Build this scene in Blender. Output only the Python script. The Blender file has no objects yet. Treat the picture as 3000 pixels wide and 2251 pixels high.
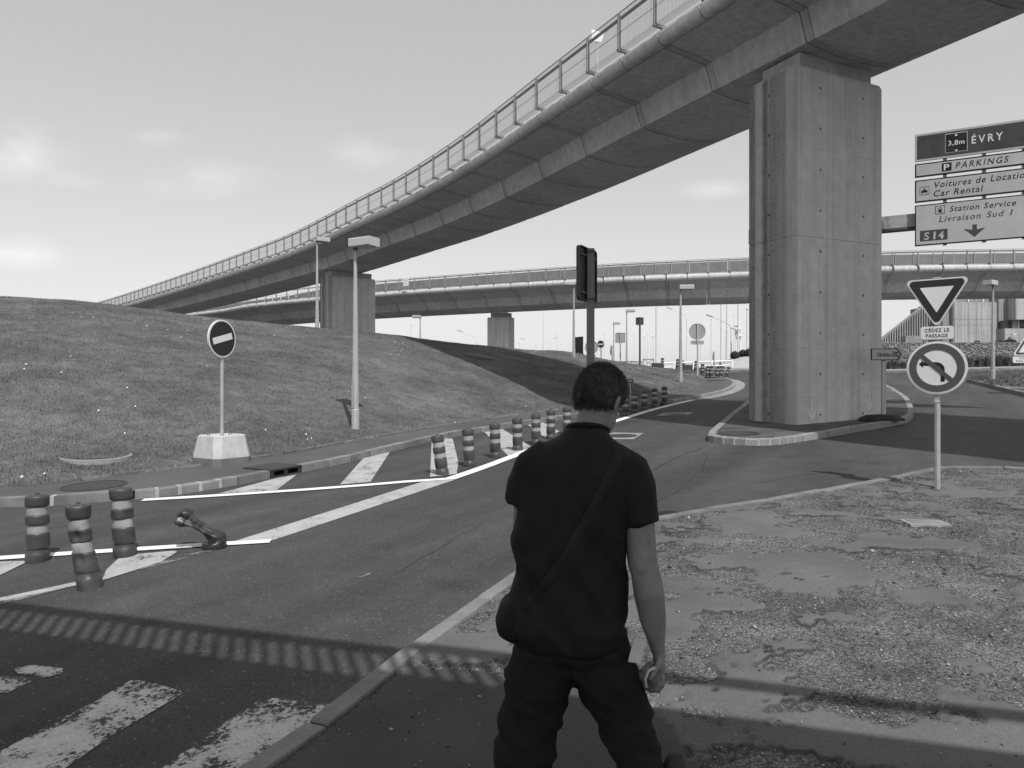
import bpy, bmesh, math, random
import numpy as np
from mathutils import Vector, Matrix, noise
from mathutils.bvhtree import BVHTree
random.seed(7)
rng = np.random.default_rng(11)
R = math.radians
scene = bpy.context.scene
COL = scene.collection

# ------------------------------------------------------------------ camera
EYE = 1.70            # camera height above the reference road level
F = 2100.0            # focal length in pixels of a 3000 px wide frame
CX, CY = 1500.0, 1125.5
cam_d = bpy.data.cameras.new('camera')
cam = bpy.data.objects.new('camera', cam_d)
COL.objects.link(cam)
cam_d.sensor_width = 36.0
cam_d.sensor_fit = 'HORIZONTAL'
cam_d.lens = F / 3000.0 * 36.0
cam_d.clip_start = 0.05
cam_d.clip_end = 6000
cam.location = (0, 0, EYE)
cam.rotation_euler = (R(90), 0, 0)
scene.camera = cam

# ------------------------------------------------------------------ light
SUN_EL = R(56)
SHX, SHY = -0.342, 0.940          # direction in which shadows fall
world = bpy.data.worlds.new('World')
scene.world = world
world.use_nodes = True
nt = world.node_tree
for n in list(nt.nodes): nt.nodes.remove(n)
wout = nt.nodes.new('ShaderNodeOutputWorld')
wbg = nt.nodes.new('ShaderNodeBackground')
sky = nt.nodes.new('ShaderNodeTexSky')
sky.sky_type = 'NISHITA'
sky.sun_disc = False
sky.sun_elevation = SUN_EL
sky.sun_rotation = math.atan2(-SHX, -SHY)      # clockwise from +Y
sky.air_density = 1.0
sky.dust_density = 1.7
sky.ozone_density = 1.0
wbg.inputs['Strength'].default_value = 0.15
# the photograph is black and white: the sky is reduced to its luminance
tobw = nt.nodes.new('ShaderNodeRGBToBW')
nt.links.new(sky.outputs[0], tobw.inputs[0])
# tone of the film: the same soft curve over the whole sky
pw = nt.nodes.new('ShaderNodeMath'); pw.operation = 'POWER'; pw.inputs[1].default_value = 0.5
nt.links.new(tobw.outputs[0], pw.inputs[0])
ps_ = nt.nodes.new('ShaderNodeMath'); ps_.operation = 'MULTIPLY'; ps_.inputs[1].default_value = 1.42
nt.links.new(pw.outputs[0], ps_.inputs[0])
tc = nt.nodes.new('ShaderNodeTexCoord')
mp = nt.nodes.new('ShaderNodeMapping')
mp.inputs['Scale'].default_value = (4.2, 4.2, 10.0)
mp.inputs['Location'].default_value = (3.3, 0.4, 1.15)
nt.links.new(tc.outputs['Generated'], mp.inputs[0])
cn = nt.nodes.new('ShaderNodeTexNoise')
cn.inputs['Scale'].default_value = 1.0
cn.inputs['Detail'].default_value = 7
cn.inputs['Roughness'].default_value = 0.52
nt.links.new(mp.outputs[0], cn.inputs['Vector'])
cr = nt.nodes.new('ShaderNodeValToRGB')
cr.color_ramp.elements[0].position = 0.72
cr.color_ramp.elements[0].color = (0, 0, 0, 1)
cr.color_ramp.elements[1].position = 0.86
cr.color_ramp.elements[1].color = (1, 1, 1, 1)
nt.links.new(cn.outputs[0], cr.inputs[0])
cm = nt.nodes.new('ShaderNodeMath'); cm.operation = 'MULTIPLY_ADD'
nt.links.new(cr.outputs[0], cm.inputs[0])
cm.inputs[1].default_value = 0.6
nt.links.new(ps_.outputs[0], cm.inputs[2])
# a few separate fair-weather puffs low over the horizon
sxyz = nt.nodes.new('ShaderNodeSeparateXYZ'); nt.links.new(tc.outputs['Generated'], sxyz.inputs[0])
def wm(op, a, b=None, c=None):
    k_ = nt.nodes.new('ShaderNodeMath'); k_.operation = op
    for i_, x_ in enumerate((a, b, c)):
        if x_ is None: continue
        if isinstance(x_, (int, float)): k_.inputs[i_].default_value = x_
        else: nt.links.new(x_, k_.inputs[i_])
    return k_.outputs[0]
fwd = wm('MAXIMUM', sxyz.outputs['Y'], 0.05)
cu_, cv_ = wm('DIVIDE', sxyz.outputs['X'], fwd), wm('DIVIDE', sxyz.outputs['Z'], fwd)
fn_ = nt.nodes.new('ShaderNodeTexNoise'); fn_.inputs['Scale'].default_value = 9.0; fn_.inputs['Detail'].default_value = 8; fn_.inputs['Roughness'].default_value = 0.6
mp2 = nt.nodes.new('ShaderNodeMapping'); mp2.inputs['Scale'].default_value = (1, 1, 2.2); nt.links.new(tc.outputs['Generated'], mp2.inputs[0]); nt.links.new(mp2.outputs[0], fn_.inputs['Vector'])
puffs = None
for px_, py_, a_, b_, s_ in ((50, 440, 130, 75, 1.0), (80, 735, 120, 42, 1.0), (600, 530, 190, 55, 0.55), (1120, 445, 130, 48, 0.8), (2095, 555, 90, 26, 0.7), (470, 400, 80, 26, 0.45), (200, 530, 90, 30, 0.35), (2850, 90, 150, 40, 0.3), (2450, 980, 200, 30, 0.3), (-500, 600, 220, 60, 0.8), (3500, 420, 240, 60, 0.8)):
    du = wm('DIVIDE', wm('SUBTRACT', cu_, (px_ - CX) / F), a_ / F); dv_ = wm('DIVIDE', wm('SUBTRACT', cv_, -(py_ - CY) / F), b_ / F)
    m_ = wm('MULTIPLY', wm('EXPONENT', wm('MULTIPLY', wm('ADD', wm('MULTIPLY', du, du), wm('MULTIPLY', dv_, dv_)), -0.8)), s_)
    puffs = m_ if puffs is None else wm('ADD', puffs, m_)
shp = nt.nodes.new('ShaderNodeMapRange'); shp.clamp = True; nt.links.new(wm('MULTIPLY', puffs, wm('MULTIPLY_ADD', fn_.outputs[0], 2.6, -0.75)), shp.inputs[0])
shp.inputs['From Min'].default_value = 0.10; shp.inputs['From Max'].default_value = 0.85
tot = wm('MULTIPLY_ADD', shp.outputs[0], 0.6, cm.outputs[0])
nt.links.new(tot, wbg.inputs['Color'])
nt.links.new(wbg.outputs[0], wout.inputs[0])

sun_d = bpy.data.lights.new('sun', 'SUN')
sun_d.energy = 2.2
sun_d.angle = R(0.53)
sun_d.color = (1, 1, 1)
sun = bpy.data.objects.new('sun', sun_d)
COL.objects.link(sun)
sun.location = (20, -60, 90)
sdir = Vector((SHX * math.cos(SUN_EL), SHY * math.cos(SUN_EL), -math.sin(SUN_EL)))
sun.rotation_euler = sdir.to_track_quat('-Z', 'Y').to_euler()

vs = scene.view_settings
vs.view_transform = 'Standard'
vs.look = 'None'
vs.exposure = 0.85
vs.gamma = 1.0
vs.use_curve_mapping = False
scene.cycles.use_denoising = True
scene.cycles.max_bounces = 6
scene.cycles.transparent_max_bounces = 12

# ------------------------------------------------------------------ helpers
class MB:
    """collects simple shapes and links them as one mesh object"""
    def __init__(s): s.v = []; s.f = []
    def add(s, vs_, fs_, M=None):
        o = len(s.v)
        if M is not None: vs_ = [M @ Vector(p) for p in vs_]
        s.v += [tuple(p) for p in vs_]
        s.f += [tuple(i + o for i in f) for f in fs_]
        return s
    def box(s, c, d, rz=0, M=None):
        hx, hy, hz = d[0] / 2, d[1] / 2, d[2] / 2
        vv = [(x, y, z) for z in (-hz, hz) for y in (-hy, hy) for x in (-hx, hx)]
        T = Matrix.Translation(c) @ Matrix.Rotation(rz, 4, 'Z')
        if M is not None: T = M @ T
        return s.add(vv, [(0, 2, 3, 1), (4, 5, 7, 6), (0, 1, 5, 4), (2, 6, 7, 3), (0, 4, 6, 2), (1, 3, 7, 5)], T)
    def hexa(s, b, t):
        """b, t: four bottom and four top points, counter-clockwise from above"""
        return s.add(list(b) + list(t), [(3, 2, 1, 0), (4, 5, 6, 7), (0, 1, 5, 4), (1, 2, 6, 5), (2, 3, 7, 6), (3, 0, 4, 7)])
    def rings(s, rs, cap=True, close=False):
        n = len(rs[0]); fs_ = []; vv = [p for r in rs for p in r]
        m = len(rs)
        for i in range(m if close else m - 1):
            for j in range(n):
                a = i * n + j; b = i * n + (j + 1) % n
                c = ((i + 1) % m) * n + (j + 1) % n; d = ((i + 1) % m) * n + j
                fs_.append((a, b, c, d))
        if cap and not close:
            fs_.append(tuple(range(n - 1, -1, -1)))
            fs_.append(tuple(range((m - 1) * n, m * n)))
        return s.add(vv, fs_)
    def lathe(s, prof, n=20, M=None):
        rs = [[Vector((r * math.cos(2 * math.pi * j / n), r * math.sin(2 * math.pi * j / n), z)) for j in range(n)] for r, z in prof]
        if M is not None: rs = [[M @ p for p in r] for r in rs]
        return s.rings(rs)
    def tube(s, path, rad, n=10, cap=True, up=None):
        path = [Vector(p) for p in path]
        rs = []; m = len(path)
        prev = None
        for i, p in enumerate(path):
            t = (path[min(i + 1, m - 1)] - path[max(i - 1, 0)]).normalized()
            if prev is None:
                a = Vector(up) if up is not None else (Vector((0, 0, 1)) if abs(t.z) < 0.9 else Vector((0, 1, 0)))
                u = (a - t * a.dot(t)).normalized()
            else:
                u = (prev - t * prev.dot(t)).normalized()
            prev = u
            w = t.cross(u)
            r = rad[i] if isinstance(rad, (list, tuple)) else rad
            ra, rb = r if isinstance(r, (list, tuple)) else (r, r)
            rs.append([p + u * (ra * math.cos(2 * math.pi * j / n)) + w * (rb * math.sin(2 * math.pi * j / n)) for j in range(n)])
        return s.rings(rs, cap)
    def prism(s, poly, z0, z1, M=None):
        n = len(poly)
        vv = [(x, y, z0) for x, y in poly] + [(x, y, z1) for x, y in poly]
        fs_ = [tuple(range(n - 1, -1, -1)), tuple(range(n, 2 * n))]
        fs_ += [(j, (j + 1) % n, n + (j + 1) % n, n + j) for j in range(n)]
        if M is not None: vv = [M @ Vector(p) for p in vv]
        return s.add(vv, fs_)
    def sphere(s, c, r, nu=16, nv=10, M=None):
        rx, ry, rz = r if isinstance(r, (list, tuple)) else (r, r, r)
        rs = []
        for i in range(nv + 1):
            th = math.pi * (0.02 + 0.96 * i / nv)
            rs.append([Vector((c[0] + rx * math.sin(th) * math.cos(2 * math.pi * j / nu), c[1] + ry * math.sin(th) * math.sin(2 * math.pi * j / nu), c[2] - rz * math.cos(th))) for j in range(nu)])
        if M is not None: rs = [[M @ p for p in r_] for r_ in rs]
        return s.rings(rs)
    def mesh(s, name, smooth=None):
        me = bpy.data.meshes.new(name)
        me.from_pydata(s.v, [], s.f)
        bm = bmesh.new(); bm.from_mesh(me)
        bmesh.ops.recalc_face_normals(bm, faces=bm.faces)
        bm.to_mesh(me); bm.free()
        if smooth:
            me.shade_smooth()
            me.set_sharp_from_angle(angle=R(smooth))
        return me
    def build(s, name, mat, parent=None, smooth=None, local=False):
        off = (0, 0, 0)
        if parent is not None and not local: off = root_loc(parent)
        if any(off): s.v = [(x - off[0], y - off[1], z - off[2]) for x, y, z in s.v]
        return link(name, s.mesh(name, smooth), mat, parent)

def link(name, me, mat=None, parent=None, loc=None, rot=None):
    o = bpy.data.objects.new(name, me)
    COL.objects.link(o)
    if mat is not None and not me.materials: me.materials.append(mat)
    if parent is not None: o.parent = parent
    if loc is not None: o.location = loc
    if rot is not None: o.rotation_euler = rot
    return o
def root_loc(o):
    x = y = z = 0
    while o is not None:
        x += o.location[0]; y += o.location[1]; z += o.location[2]; o = o.parent
    return (x, y, z)
def tag(o, label, cat, group=None):
    o['label'] = label; o['category'] = cat
    if group: o['group'] = group
    return o
def structure(o): o['kind'] = 'structure'; return o
def stuff(o): o['kind'] = 'stuff'; return o
def thing(name, label, cat, loc=(0, 0, 0), rz=0, group=None):
    o = bpy.data.objects.new(name, None); COL.objects.link(o)
    o.empty_display_size = 0.2
    o.location = loc; o.rotation_euler = (0, 0, rz)
    return tag(o, label, cat, group)
CH = {}
def copy_tree(o, loc, rot=(0, 0, 0), label=None, parent=None):
    c = o.copy(); COL.objects.link(c)
    if parent is None: c.location = loc; c.rotation_euler = rot
    else: c.parent = parent
    if label: c['label'] = label
    for ch in [k for k in bpy.data.objects if k.parent == o] if o.name not in CH else CH[o.name]:
        copy_tree(ch, None, parent=c)
    return c
def cache_children():
    CH.clear()
    for k in bpy.data.objects:
        CH.setdefault(k.name, [])
        if k.parent: CH.setdefault(k.parent.name, []).append(k)

def raw_mesh(name, v, f, smooth=False):
    """fast mesh from numpy arrays: v (n,3), f (m,3) or (m,4)"""
    me = bpy.data.meshes.new(name)
    k = f.shape[1]
    me.vertices.add(len(v)); me.vertices.foreach_set('co', np.ascontiguousarray(v, dtype=np.float32).ravel())
    me.loops.add(f.size); me.loops.foreach_set('vertex_index', np.ascontiguousarray(f, dtype=np.int32).ravel())
    me.polygons.add(len(f)); me.polygons.foreach_set('loop_start', np.arange(0, f.size, k, dtype=np.int32))
    if smooth: me.polygons.foreach_set('use_smooth', np.ones(len(f), dtype=bool))
    me.update(); me.validate()
    return me

# ------------------------------------------------------------------ lie of the land
def sstep(a, b, x):
    t = min(1, max(0, (x - a) / (b - a))); return t * t * (3 - 2 * t)
def g(x, y):
    """road level: a plane climbing away from the camera, steeper towards the crest"""
    x = min(48, max(-45, x)); y = min(52, max(-60, y))
    z = 0.0228 * (x + 4.5) + 0.0413 * (y - 6.8)
    e = max(0, y - 26)
    return z + 0.001 * e * e * (1 - 0.75 * sstep(14, 24, x))
def U(px, py, dz=0.0):
    """point of the ground (raised by dz) seen at a spot of the photograph"""
    dx = (px - CX) / F; dzr = -(py - CY) / F
    lo, hi = 0.3, 70.0
    fn = lambda t: EYE + dzr * t - g(dx * t, t) - dz
    t = lo; step = 0.25
    while t < 70 and fn(t) > 0: t += step
    lo, hi = t - step, t
    for _ in range(40):
        m = (lo + hi) / 2
        if fn(m) > 0: lo = m
        else: hi = m
    return (dx * lo, lo)
def P(px, py, Y):
    return Vector(((px - CX) / F * Y, Y, EYE - (py - CY) / F * Y))
def catmull(pts, n=8):
    pts = [np.array(p, float) for p in pts]
    out = []
    for i in range(len(pts) - 1):
        p0 = pts[max(i - 1, 0)]; p1 = pts[i]; p2 = pts[i + 1]; p3 = pts[min(i + 2, len(pts) - 1)]
        for k in range(n):
            t = k / n
            out.append(0.5 * ((2 * p1) + (-p0 + p2) * t + (2 * p0 - 5 * p1 + 4 * p2 - p3) * t * t + (-p0 + 3 * p1 - 3 * p2 + p3) * t ** 3))
    out.append(pts[-1])
    return out
def resample(pts, step):
    pts = [np.array(p, float) for p in pts]
    d = [0]
    for a, b in zip(pts, pts[1:]): d.append(d[-1] + float(np.linalg.norm(b - a)))
    n = max(1, int(round(d[-1] / step)))
    res = []
    for k in range(n + 1):
        s_ = d[-1] * k / n
        i = max(0, min(len(d) - 2, int(np.searchsorted(d, s_, side='right')) - 1))
        w = (s_ - d[i]) / max(1e-9, d[i + 1] - d[i])
        res.append(pts[i] * (1 - w) + pts[i + 1] * w)
    return res
def inside(poly, x, y):
    c = False; n = len(poly); j = n - 1
    for i in range(n):
        xi, yi = poly[i][0], poly[i][1]; xj, yj = poly[j][0], poly[j][1]
        if (yi > y) != (yj > y) and x < (xj - xi) * (y - yi) / (yj - yi) + xi: c = not c
        j = i
    return c

# ------------------------------------------------------------------ materials (black-and-white photograph: greys)
class NT:
    def __init__(s, name):
        s.m = bpy.data.materials.new(name); s.m.use_nodes = True
        s.t = s.m.node_tree; s.b = s.t.nodes['Principled BSDF']
        s.out = s.t.nodes['Material Output']
    def n(s, typ, **kw):
        k = s.t.nodes.new(typ)
        for a, b in kw.items():
            if a in k.inputs: k.inputs[a].default_value = b
            else: setattr(k, a, b)
        return k
    def l(s, a, b): s.t.links.new(a, b)
    def coord(s, kind='Object', scale=(1, 1, 1), rnd=False):
        tcn = s.n('ShaderNodeTexCoord'); m = s.n('ShaderNodeMapping')
        m.inputs['Scale'].default_value = scale
        if kind == 'World':
            gm = s.n('ShaderNodeNewGeometry'); s.l(gm.outputs['Position'], m.inputs[0])
        else: s.l(tcn.outputs[kind], m.inputs[0])
        if rnd:
            oi = s.n('ShaderNodeObjectInfo'); mu = s.n('ShaderNodeMath', operation='MULTIPLY')
            mu.inputs[1].default_value = 37.0; s.l(oi.outputs['Random'], mu.inputs[0])
            s.l(mu.outputs[0], m.inputs['Location'])
        return m.outputs[0]
    def noise(s, vec, scale, detail=4, rough=0.55):
        k = s.n('ShaderNodeTexNoise', Scale=scale, Detail=detail, Roughness=rough)
        s.l(vec, k.inputs['Vector']); return k.outputs[0]
    def ramp(s, val, p0, p1, c0=0.0, c1=1.0):
        k = s.n('ShaderNodeMapRange'); k.clamp = True
        k.inputs['From Min'].default_value = p0; k.inputs['From Max'].default_value = p1
        k.inputs['To Min'].default_value = c0; k.inputs['To Max'].default_value = c1
        s.l(val, k.inputs[0]); return k.outputs[0]
    def math(s, op, a, b=None, c=None):
        k = s.n('ShaderNodeMath', operation=op)
        for i, x in enumerate((a, b, c)):
            if x is None: continue
            if isinstance(x, (int, float)): k.inputs[i].default_value = x
            else: s.l(x, k.inputs[i])
        return k.outputs[0]
    def mix(s, fac, a, b):
        k = s.n('ShaderNodeMix'); k.data_type = 'FLOAT'
        for i, x in ((0, fac), (2, a), (3, b)):
            if isinstance(x, (int, float)): k.inputs[i].default_value = x
            else: s.l(x, k.inputs[i])
        return k.outputs[0]
    def col(s, val):
        if isinstance(val, (int, float)): s.b.inputs['Base Color'].default_value = (val, val, val, 1)
        else: s.l(val, s.b.inputs['Base Color'])
    def bump(s, h, strength=0.3, dist=0.01):
        k = s.n('ShaderNodeBump', Strength=strength, Distance=dist); s.l(h, k.inputs['Height'])
        s.l(k.outputs[0], s.b.inputs['Normal'])
    def rough(s, v, spec=0.4):
        if isinstance(v, (int, float)): s.b.inputs['Roughness'].default_value = v
        else: s.l(v, s.b.inputs['Roughness'])
        s.b.inputs['Specular IOR Level'].default_value = spec
M = {}
def plain(name, v, rough=0.6, var=0.12, scale=6.0, spec=0.4, metal=0.0, bump=0.0, fine=60.0, rnd=True):
    """a grey with uneven tone, streaky dirt and fine grain"""
    k = NT(name)
    c = k.coord('Object', rnd=rnd)
    n1 = k.noise(c, scale, 5); n2 = k.noise(c, fine, 3)
    a = k.ramp(n1, 0.25, 0.75, v * (1 - var), v * (1 + var))
    a = k.math('MULTIPLY', a, k.ramp(n2, 0.2, 0.8, 1 - var * 0.5, 1 + var * 0.5))
    if rnd:
        oi = k.n('ShaderNodeObjectInfo')
        a = k.math('MULTIPLY', a, k.ramp(oi.outputs['Random'], 0, 1, 1 - var * 0.5, 1 + var * 0.5))
    k.col(a); k.rough(k.ramp(n1, 0.2, 0.8, max(0.05, rough - 0.12), min(1, rough + 0.12)), spec)
    k.b.inputs['Metallic'].default_value = metal
    if bump: k.bump(n2, bump, 0.004)
    M[name] = k.m
    return k
# asphalt of the carriageway
k = NT('asphalt')
c = k.coord('World')
mpr = k.n('ShaderNodeMapping'); mpr.vector_type = 'TEXTURE'; mpr.inputs['Rotation'].default_value = (0, 0, R(-30)); k.l(c, mpr.inputs[0])
mps = k.n('ShaderNodeMapping'); mps.inputs['Scale'].default_value = (0.95, 0.10, 1); k.l(mpr.outputs[0], mps.inputs[0])
big = k.noise(mps.outputs[0], 0.9, 5, 0.6)
mid = k.noise(c, 2.2, 5, 0.6)
fin = k.noise(c, 55, 5, 0.85)
vor = k.n('ShaderNodeTexVoronoi', Scale=34.0); k.l(c, vor.inputs['Vector'])
base = k.ramp(big, 0.32, 0.68, 0.034, 0.068)
base = k.math('MULTIPLY', base, k.ramp(mid, 0.3, 0.7, 0.86, 1.12))
base = k.math('MULTIPLY', base, k.ramp(k.noise(c, 1.15, 3, 0.5), 0.60, 0.70, 1.0, 0.80))
base = k.math('MULTIPLY', base, k.ramp(fin, 0.35, 0.65, 0.45, 1.6))
sp = k.ramp(vor.outputs['Distance'], 0.16, 0.30, 1, 0)
sel = k.n('ShaderNodeSeparateColor'); k.l(vor.outputs['Color'], sel.inputs[0])
sp = k.math('MULTIPLY', sp, k.ramp(sel.outputs[0], 0.86, 0.90, 0, 1))
base = k.mix(sp, base, 0.17)
k.col(base); k.rough(0.82, 0.35); k.bump(fin, 0.35, 0.006); M['asphalt'] = k.m
# footway asphalt, paler and smoother
k = NT('footway')
c = k.coord('World')
base = k.ramp(k.noise(c, 0.8, 5), 0.3, 0.7, 0.068, 0.096)
fin = k.noise(c, 90, 3, 0.7)
base = k.math('MULTIPLY', base, k.ramp(fin, 0.3, 0.7, 0.82, 1.18))
k.col(base); k.rough(0.85, 0.3); k.bump(fin, 0.3, 0.005); M['footway'] = k.m
# island top: dusty, blotchy asphalt
k = NT('island_asphalt')
c = k.coord('World')
base = k.ramp(k.noise(c, 1.6, 6, 0.65), 0.32, 0.68, 0.045, 0.115)
fin = k.noise(c, 60, 3, 0.7)
base = k.math('MULTIPLY', base, k.ramp(fin, 0.3, 0.7, 0.7, 1.3))
k.col(base); k.rough(0.9, 0.3); k.bump(fin, 0.5, 0.008); M['island'] = k.m
# worn foreground pavement: smooth skin, bare aggregate where the skin has gone
k = NT('worn_pavement')
c = k.coord('World')
at = k.n('ShaderNodeAttribute'); at.attribute_name = 'wear'
fin = k.noise(c, 60, 5, 0.85)
skin = k.math('MULTIPLY', k.ramp(k.noise(c, 1.4, 5), 0.3, 0.7, 0.090, 0.132), k.ramp(fin, 0.3, 0.7, 0.68, 1.32))
vor = k.n('ShaderNodeTexVoronoi', Scale=70.0); k.l(c, vor.inputs['Vector'])
sel = k.n('ShaderNodeSeparateColor'); k.l(vor.outputs['Color'], sel.inputs[0])
stones = k.math('MULTIPLY', k.ramp(sel.outputs[0], 0, 1, 0.065, 0.235), k.ramp(vor.outputs['Distance'], 0.25, 0.6, 1.0, 0.55))
stones = k.math('MULTIPLY', stones, k.ramp(k.noise(c, 2.3, 4), 0.35, 0.65, 0.62, 1.25))
w = k.ramp(at.outputs['Fac'], 0.35, 0.6)
base = k.mix(w, skin, stones)
edge = k.math('MULTIPLY', k.ramp(at.outputs['Fac'], 0.02, 0.3), k.ramp(at.outputs['Fac'], 0.98, 0.6))
base = k.math('MULTIPLY', base, k.mix(k.math('MULTIPLY', edge, k.ramp(k.noise(c, 1.7, 3), 0.4, 0.6)), 1.0, 0.38))
at2 = k.n('ShaderNodeAttribute'); at2.attribute_name = 'patch'
pat = k.math('MULTIPLY', k.ramp(k.noise(c, 2.0, 4), 0.3, 0.7, 0.052, 0.072), k.ramp(fin, 0.3, 0.7, 0.75, 1.25))
base = k.mix(at2.outputs['Fac'], base, pat)
k.col(base); k.rough(0.88, 0.3)
h = k.math('ADD', k.math('MULTIPLY', fin, 0.5), k.math('MULTIPLY', k.ramp(vor.outputs['Distance'], 0, 0.6, 1, 0), w))
k.bump(h, 0.7, 0.008); M['worn'] = k.m
# concrete kerb
plain('kerb', 0.17, 0.85, 0.35, 3.0, bump=0.3, fine=45)
plain('kerb_pale', 0.23, 0.85, 0.25, 3.0, bump=0.3, fine=45)
plain('mortar', 0.38, 0.9, 0.15, 9.0)
# white paint, fresh and worn
def paint(name, lo, hi, v, scale, edge=0.0):
    k = NT(name); c = k.coord('World')
    n1 = k.noise(c, scale, 8, 0.72); n2 = k.noise(c, scale * 0.16, 3)
    nn = k.math('ADD', n1, k.math('MULTIPLY', k.math('SUBTRACT', n2, 0.5), 0.6))
    ea = k.n('ShaderNodeAttribute'); ea.attribute_name = 'solid'
    nn = k.math('SUBTRACT', nn, k.math('MULTIPLY', k.ramp(ea.outputs['Fac'], 0, 1, 1, 0), edge))
    a = k.ramp(nn, lo, hi)
    k.col(k.math('MULTIPLY', k.ramp(n2, 0.3, 0.7, v * 0.85, v * 1.1), k.ramp(k.noise(c, 70, 3), 0.3, 0.7, 0.8, 1.15))); k.rough(0.8, 0.3)
    tr = k.n('ShaderNodeBsdfTransparent'); mx = k.n('ShaderNodeMixShader')
    k.l(a, mx.inputs[0]); k.l(tr.outputs[0], mx.inputs[1]); k.l(k.b.outputs[0], mx.inputs[2])
    k.l(mx.outputs[0], k.out.inputs[0]); M[name] = k.m
paint('paint_fresh', 0.20, 0.30, 0.74, 12)
paint('paint_worn', 0.30, 0.42, 0.37, 24)
paint('paint_zebra', 0.35, 0.45, 0.50, 34, 0.12)
paint('paint_faint', 0.48, 0.58, 0.2, 10)
# structural concrete
def concrete(name, v, var=0.2, streak=0.0):
    k = NT(name); c = k.coord('World')
    n1 = k.noise(c, 0.5, 6, 0.6); n2 = k.noise(c, 5, 5, 0.6); n3 = k.noise(c, 45, 3, 0.7)
    a = k.ramp(n1, 0.3, 0.7, v * (1 - var), v * (1 + var))
    a = k.math('MULTIPLY', a, k.ramp(n2, 0.3, 0.7, 0.88, 1.1))
    a = k.math('MULTIPLY', a, k.ramp(n3, 0.3, 0.7, 0.93, 1.07))
    if streak:
        st = k.noise(k.coord('World', (3.2, 3.2, 0.12)), 1.6, 5, 0.6)
        a = k.math('MULTIPLY', a, k.ramp(st, 0.38, 0.6, 1 - streak, 1.04))
    k.col(a); k.rough(0.85, 0.3); k.bump(n3, 0.25, 0.006); M[name] = k.m
concrete('deck_concrete', 0.48, 0.14, 0.14)
concrete('joint_concrete', 0.40, 0.18, 0.1)
concrete('hazed_concrete', 0.58, 0.10, 0.18)  # slim far pier: tone raised so the colour carries the distance haze
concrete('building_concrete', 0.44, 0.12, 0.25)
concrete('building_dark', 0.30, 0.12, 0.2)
# pier concrete: pale cast face, end faces blackened by run-off in vertical bands
k = NT('pier_concrete'); c = k.coord('Object')
n1 = k.noise(c, 0.55, 6, 0.62); n2 = k.noise(c, 4.5, 6, 0.62); n3 = k.noise(c, 55, 3, 0.75)
a = k.ramp(n1, 0.3, 0.7, 0.50, 0.60)
a = k.math('MULTIPLY', a, k.ramp(n2, 0.3, 0.7, 0.90, 1.08))
a = k.math('MULTIPLY', a, k.ramp(n3, 0.3, 0.7, 0.92, 1.08))
st = k.noise(k.coord('Object', (5.0, 5.0, 0.10)), 1.2, 5, 0.55)
a = k.math('MULTIPLY', a, k.ramp(st, 0.30, 0.5, 0.78, 1.0))
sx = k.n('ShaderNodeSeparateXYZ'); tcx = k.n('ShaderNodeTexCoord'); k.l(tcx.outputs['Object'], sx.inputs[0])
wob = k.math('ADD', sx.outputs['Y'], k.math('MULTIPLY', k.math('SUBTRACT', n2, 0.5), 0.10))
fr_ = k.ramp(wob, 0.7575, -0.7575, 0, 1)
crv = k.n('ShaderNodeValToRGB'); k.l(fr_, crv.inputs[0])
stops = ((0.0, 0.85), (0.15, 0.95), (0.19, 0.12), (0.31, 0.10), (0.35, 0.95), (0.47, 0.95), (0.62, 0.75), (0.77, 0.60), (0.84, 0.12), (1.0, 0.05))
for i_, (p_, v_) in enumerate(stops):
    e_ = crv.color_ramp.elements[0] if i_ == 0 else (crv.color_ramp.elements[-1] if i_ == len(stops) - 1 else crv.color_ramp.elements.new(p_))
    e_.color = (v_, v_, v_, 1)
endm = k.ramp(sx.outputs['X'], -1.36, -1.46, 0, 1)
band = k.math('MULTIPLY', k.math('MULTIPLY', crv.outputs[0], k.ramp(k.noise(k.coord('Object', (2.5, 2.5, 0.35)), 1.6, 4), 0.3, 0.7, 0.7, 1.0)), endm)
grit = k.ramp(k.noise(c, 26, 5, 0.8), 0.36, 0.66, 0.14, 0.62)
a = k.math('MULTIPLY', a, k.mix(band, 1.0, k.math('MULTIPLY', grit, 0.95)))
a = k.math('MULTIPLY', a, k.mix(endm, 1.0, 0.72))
k.col(a); k.rough(0.86, 0.3); k.bump(n3, 0.3, 0.006); M['pier'] = k.m
# metals, plastics, paint
plain('galv', 0.42, 0.5, 0.12, 8, 0.5, 0.35)
plain('rail_light', 0.27, 0.5, 0.12, 3, 0.5, 0.2)
plain('rail_dark', 0.075, 0.6, 0.2, 5)
plain('wire', 0.16, 0.5, 0.05, 3)
plain('screen_grey', 0.15, 0.7, 0.15, 1.2)
plain('lamp_paint', 0.36, 0.55, 0.14, 2.5)
plain('lamp_head', 0.42, 0.5, 0.08, 2.5)
plain('lamp_glass', 0.22, 0.25, 0.05, 3)
plain('sign_white', 0.66, 0.45, 0.06, 3, 0.5)
plain('sign_grey', 0.42, 0.45, 0.08, 3, 0.5)
plain('sign_edge', 0.62, 0.4, 0.06, 3, 0.5)
plain('sign_red_dark', 0.018, 0.35, 0.1, 3, 0.5)
plain('sign_red', 0.068, 0.35, 0.1, 3, 0.5)
plain('sign_black', 0.006, 0.45, 0.1, 3, 0.4)
plain('sign_blue', 0.055, 0.4, 0.1, 3, 0.4)
plain('sign_back', 0.30, 0.55, 0.1, 2.5, 0.4, 0.2)
plain('sign_back_dark', 0.05, 0.6, 0.15, 2.5, 0.4)
plain('post_brown', 0.17, 0.6, 0.15, 2.5, 0.4)
plain('plastic_red', 0.052, 0.42, 0.22, 7, 0.5, bump=0.15, fine=25)
plain('plastic_dark', 0.028, 0.45, 0.22, 7, 0.5)
plain('band_white', 0.30, 0.5, 0.16, 9, 0.5)
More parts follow.
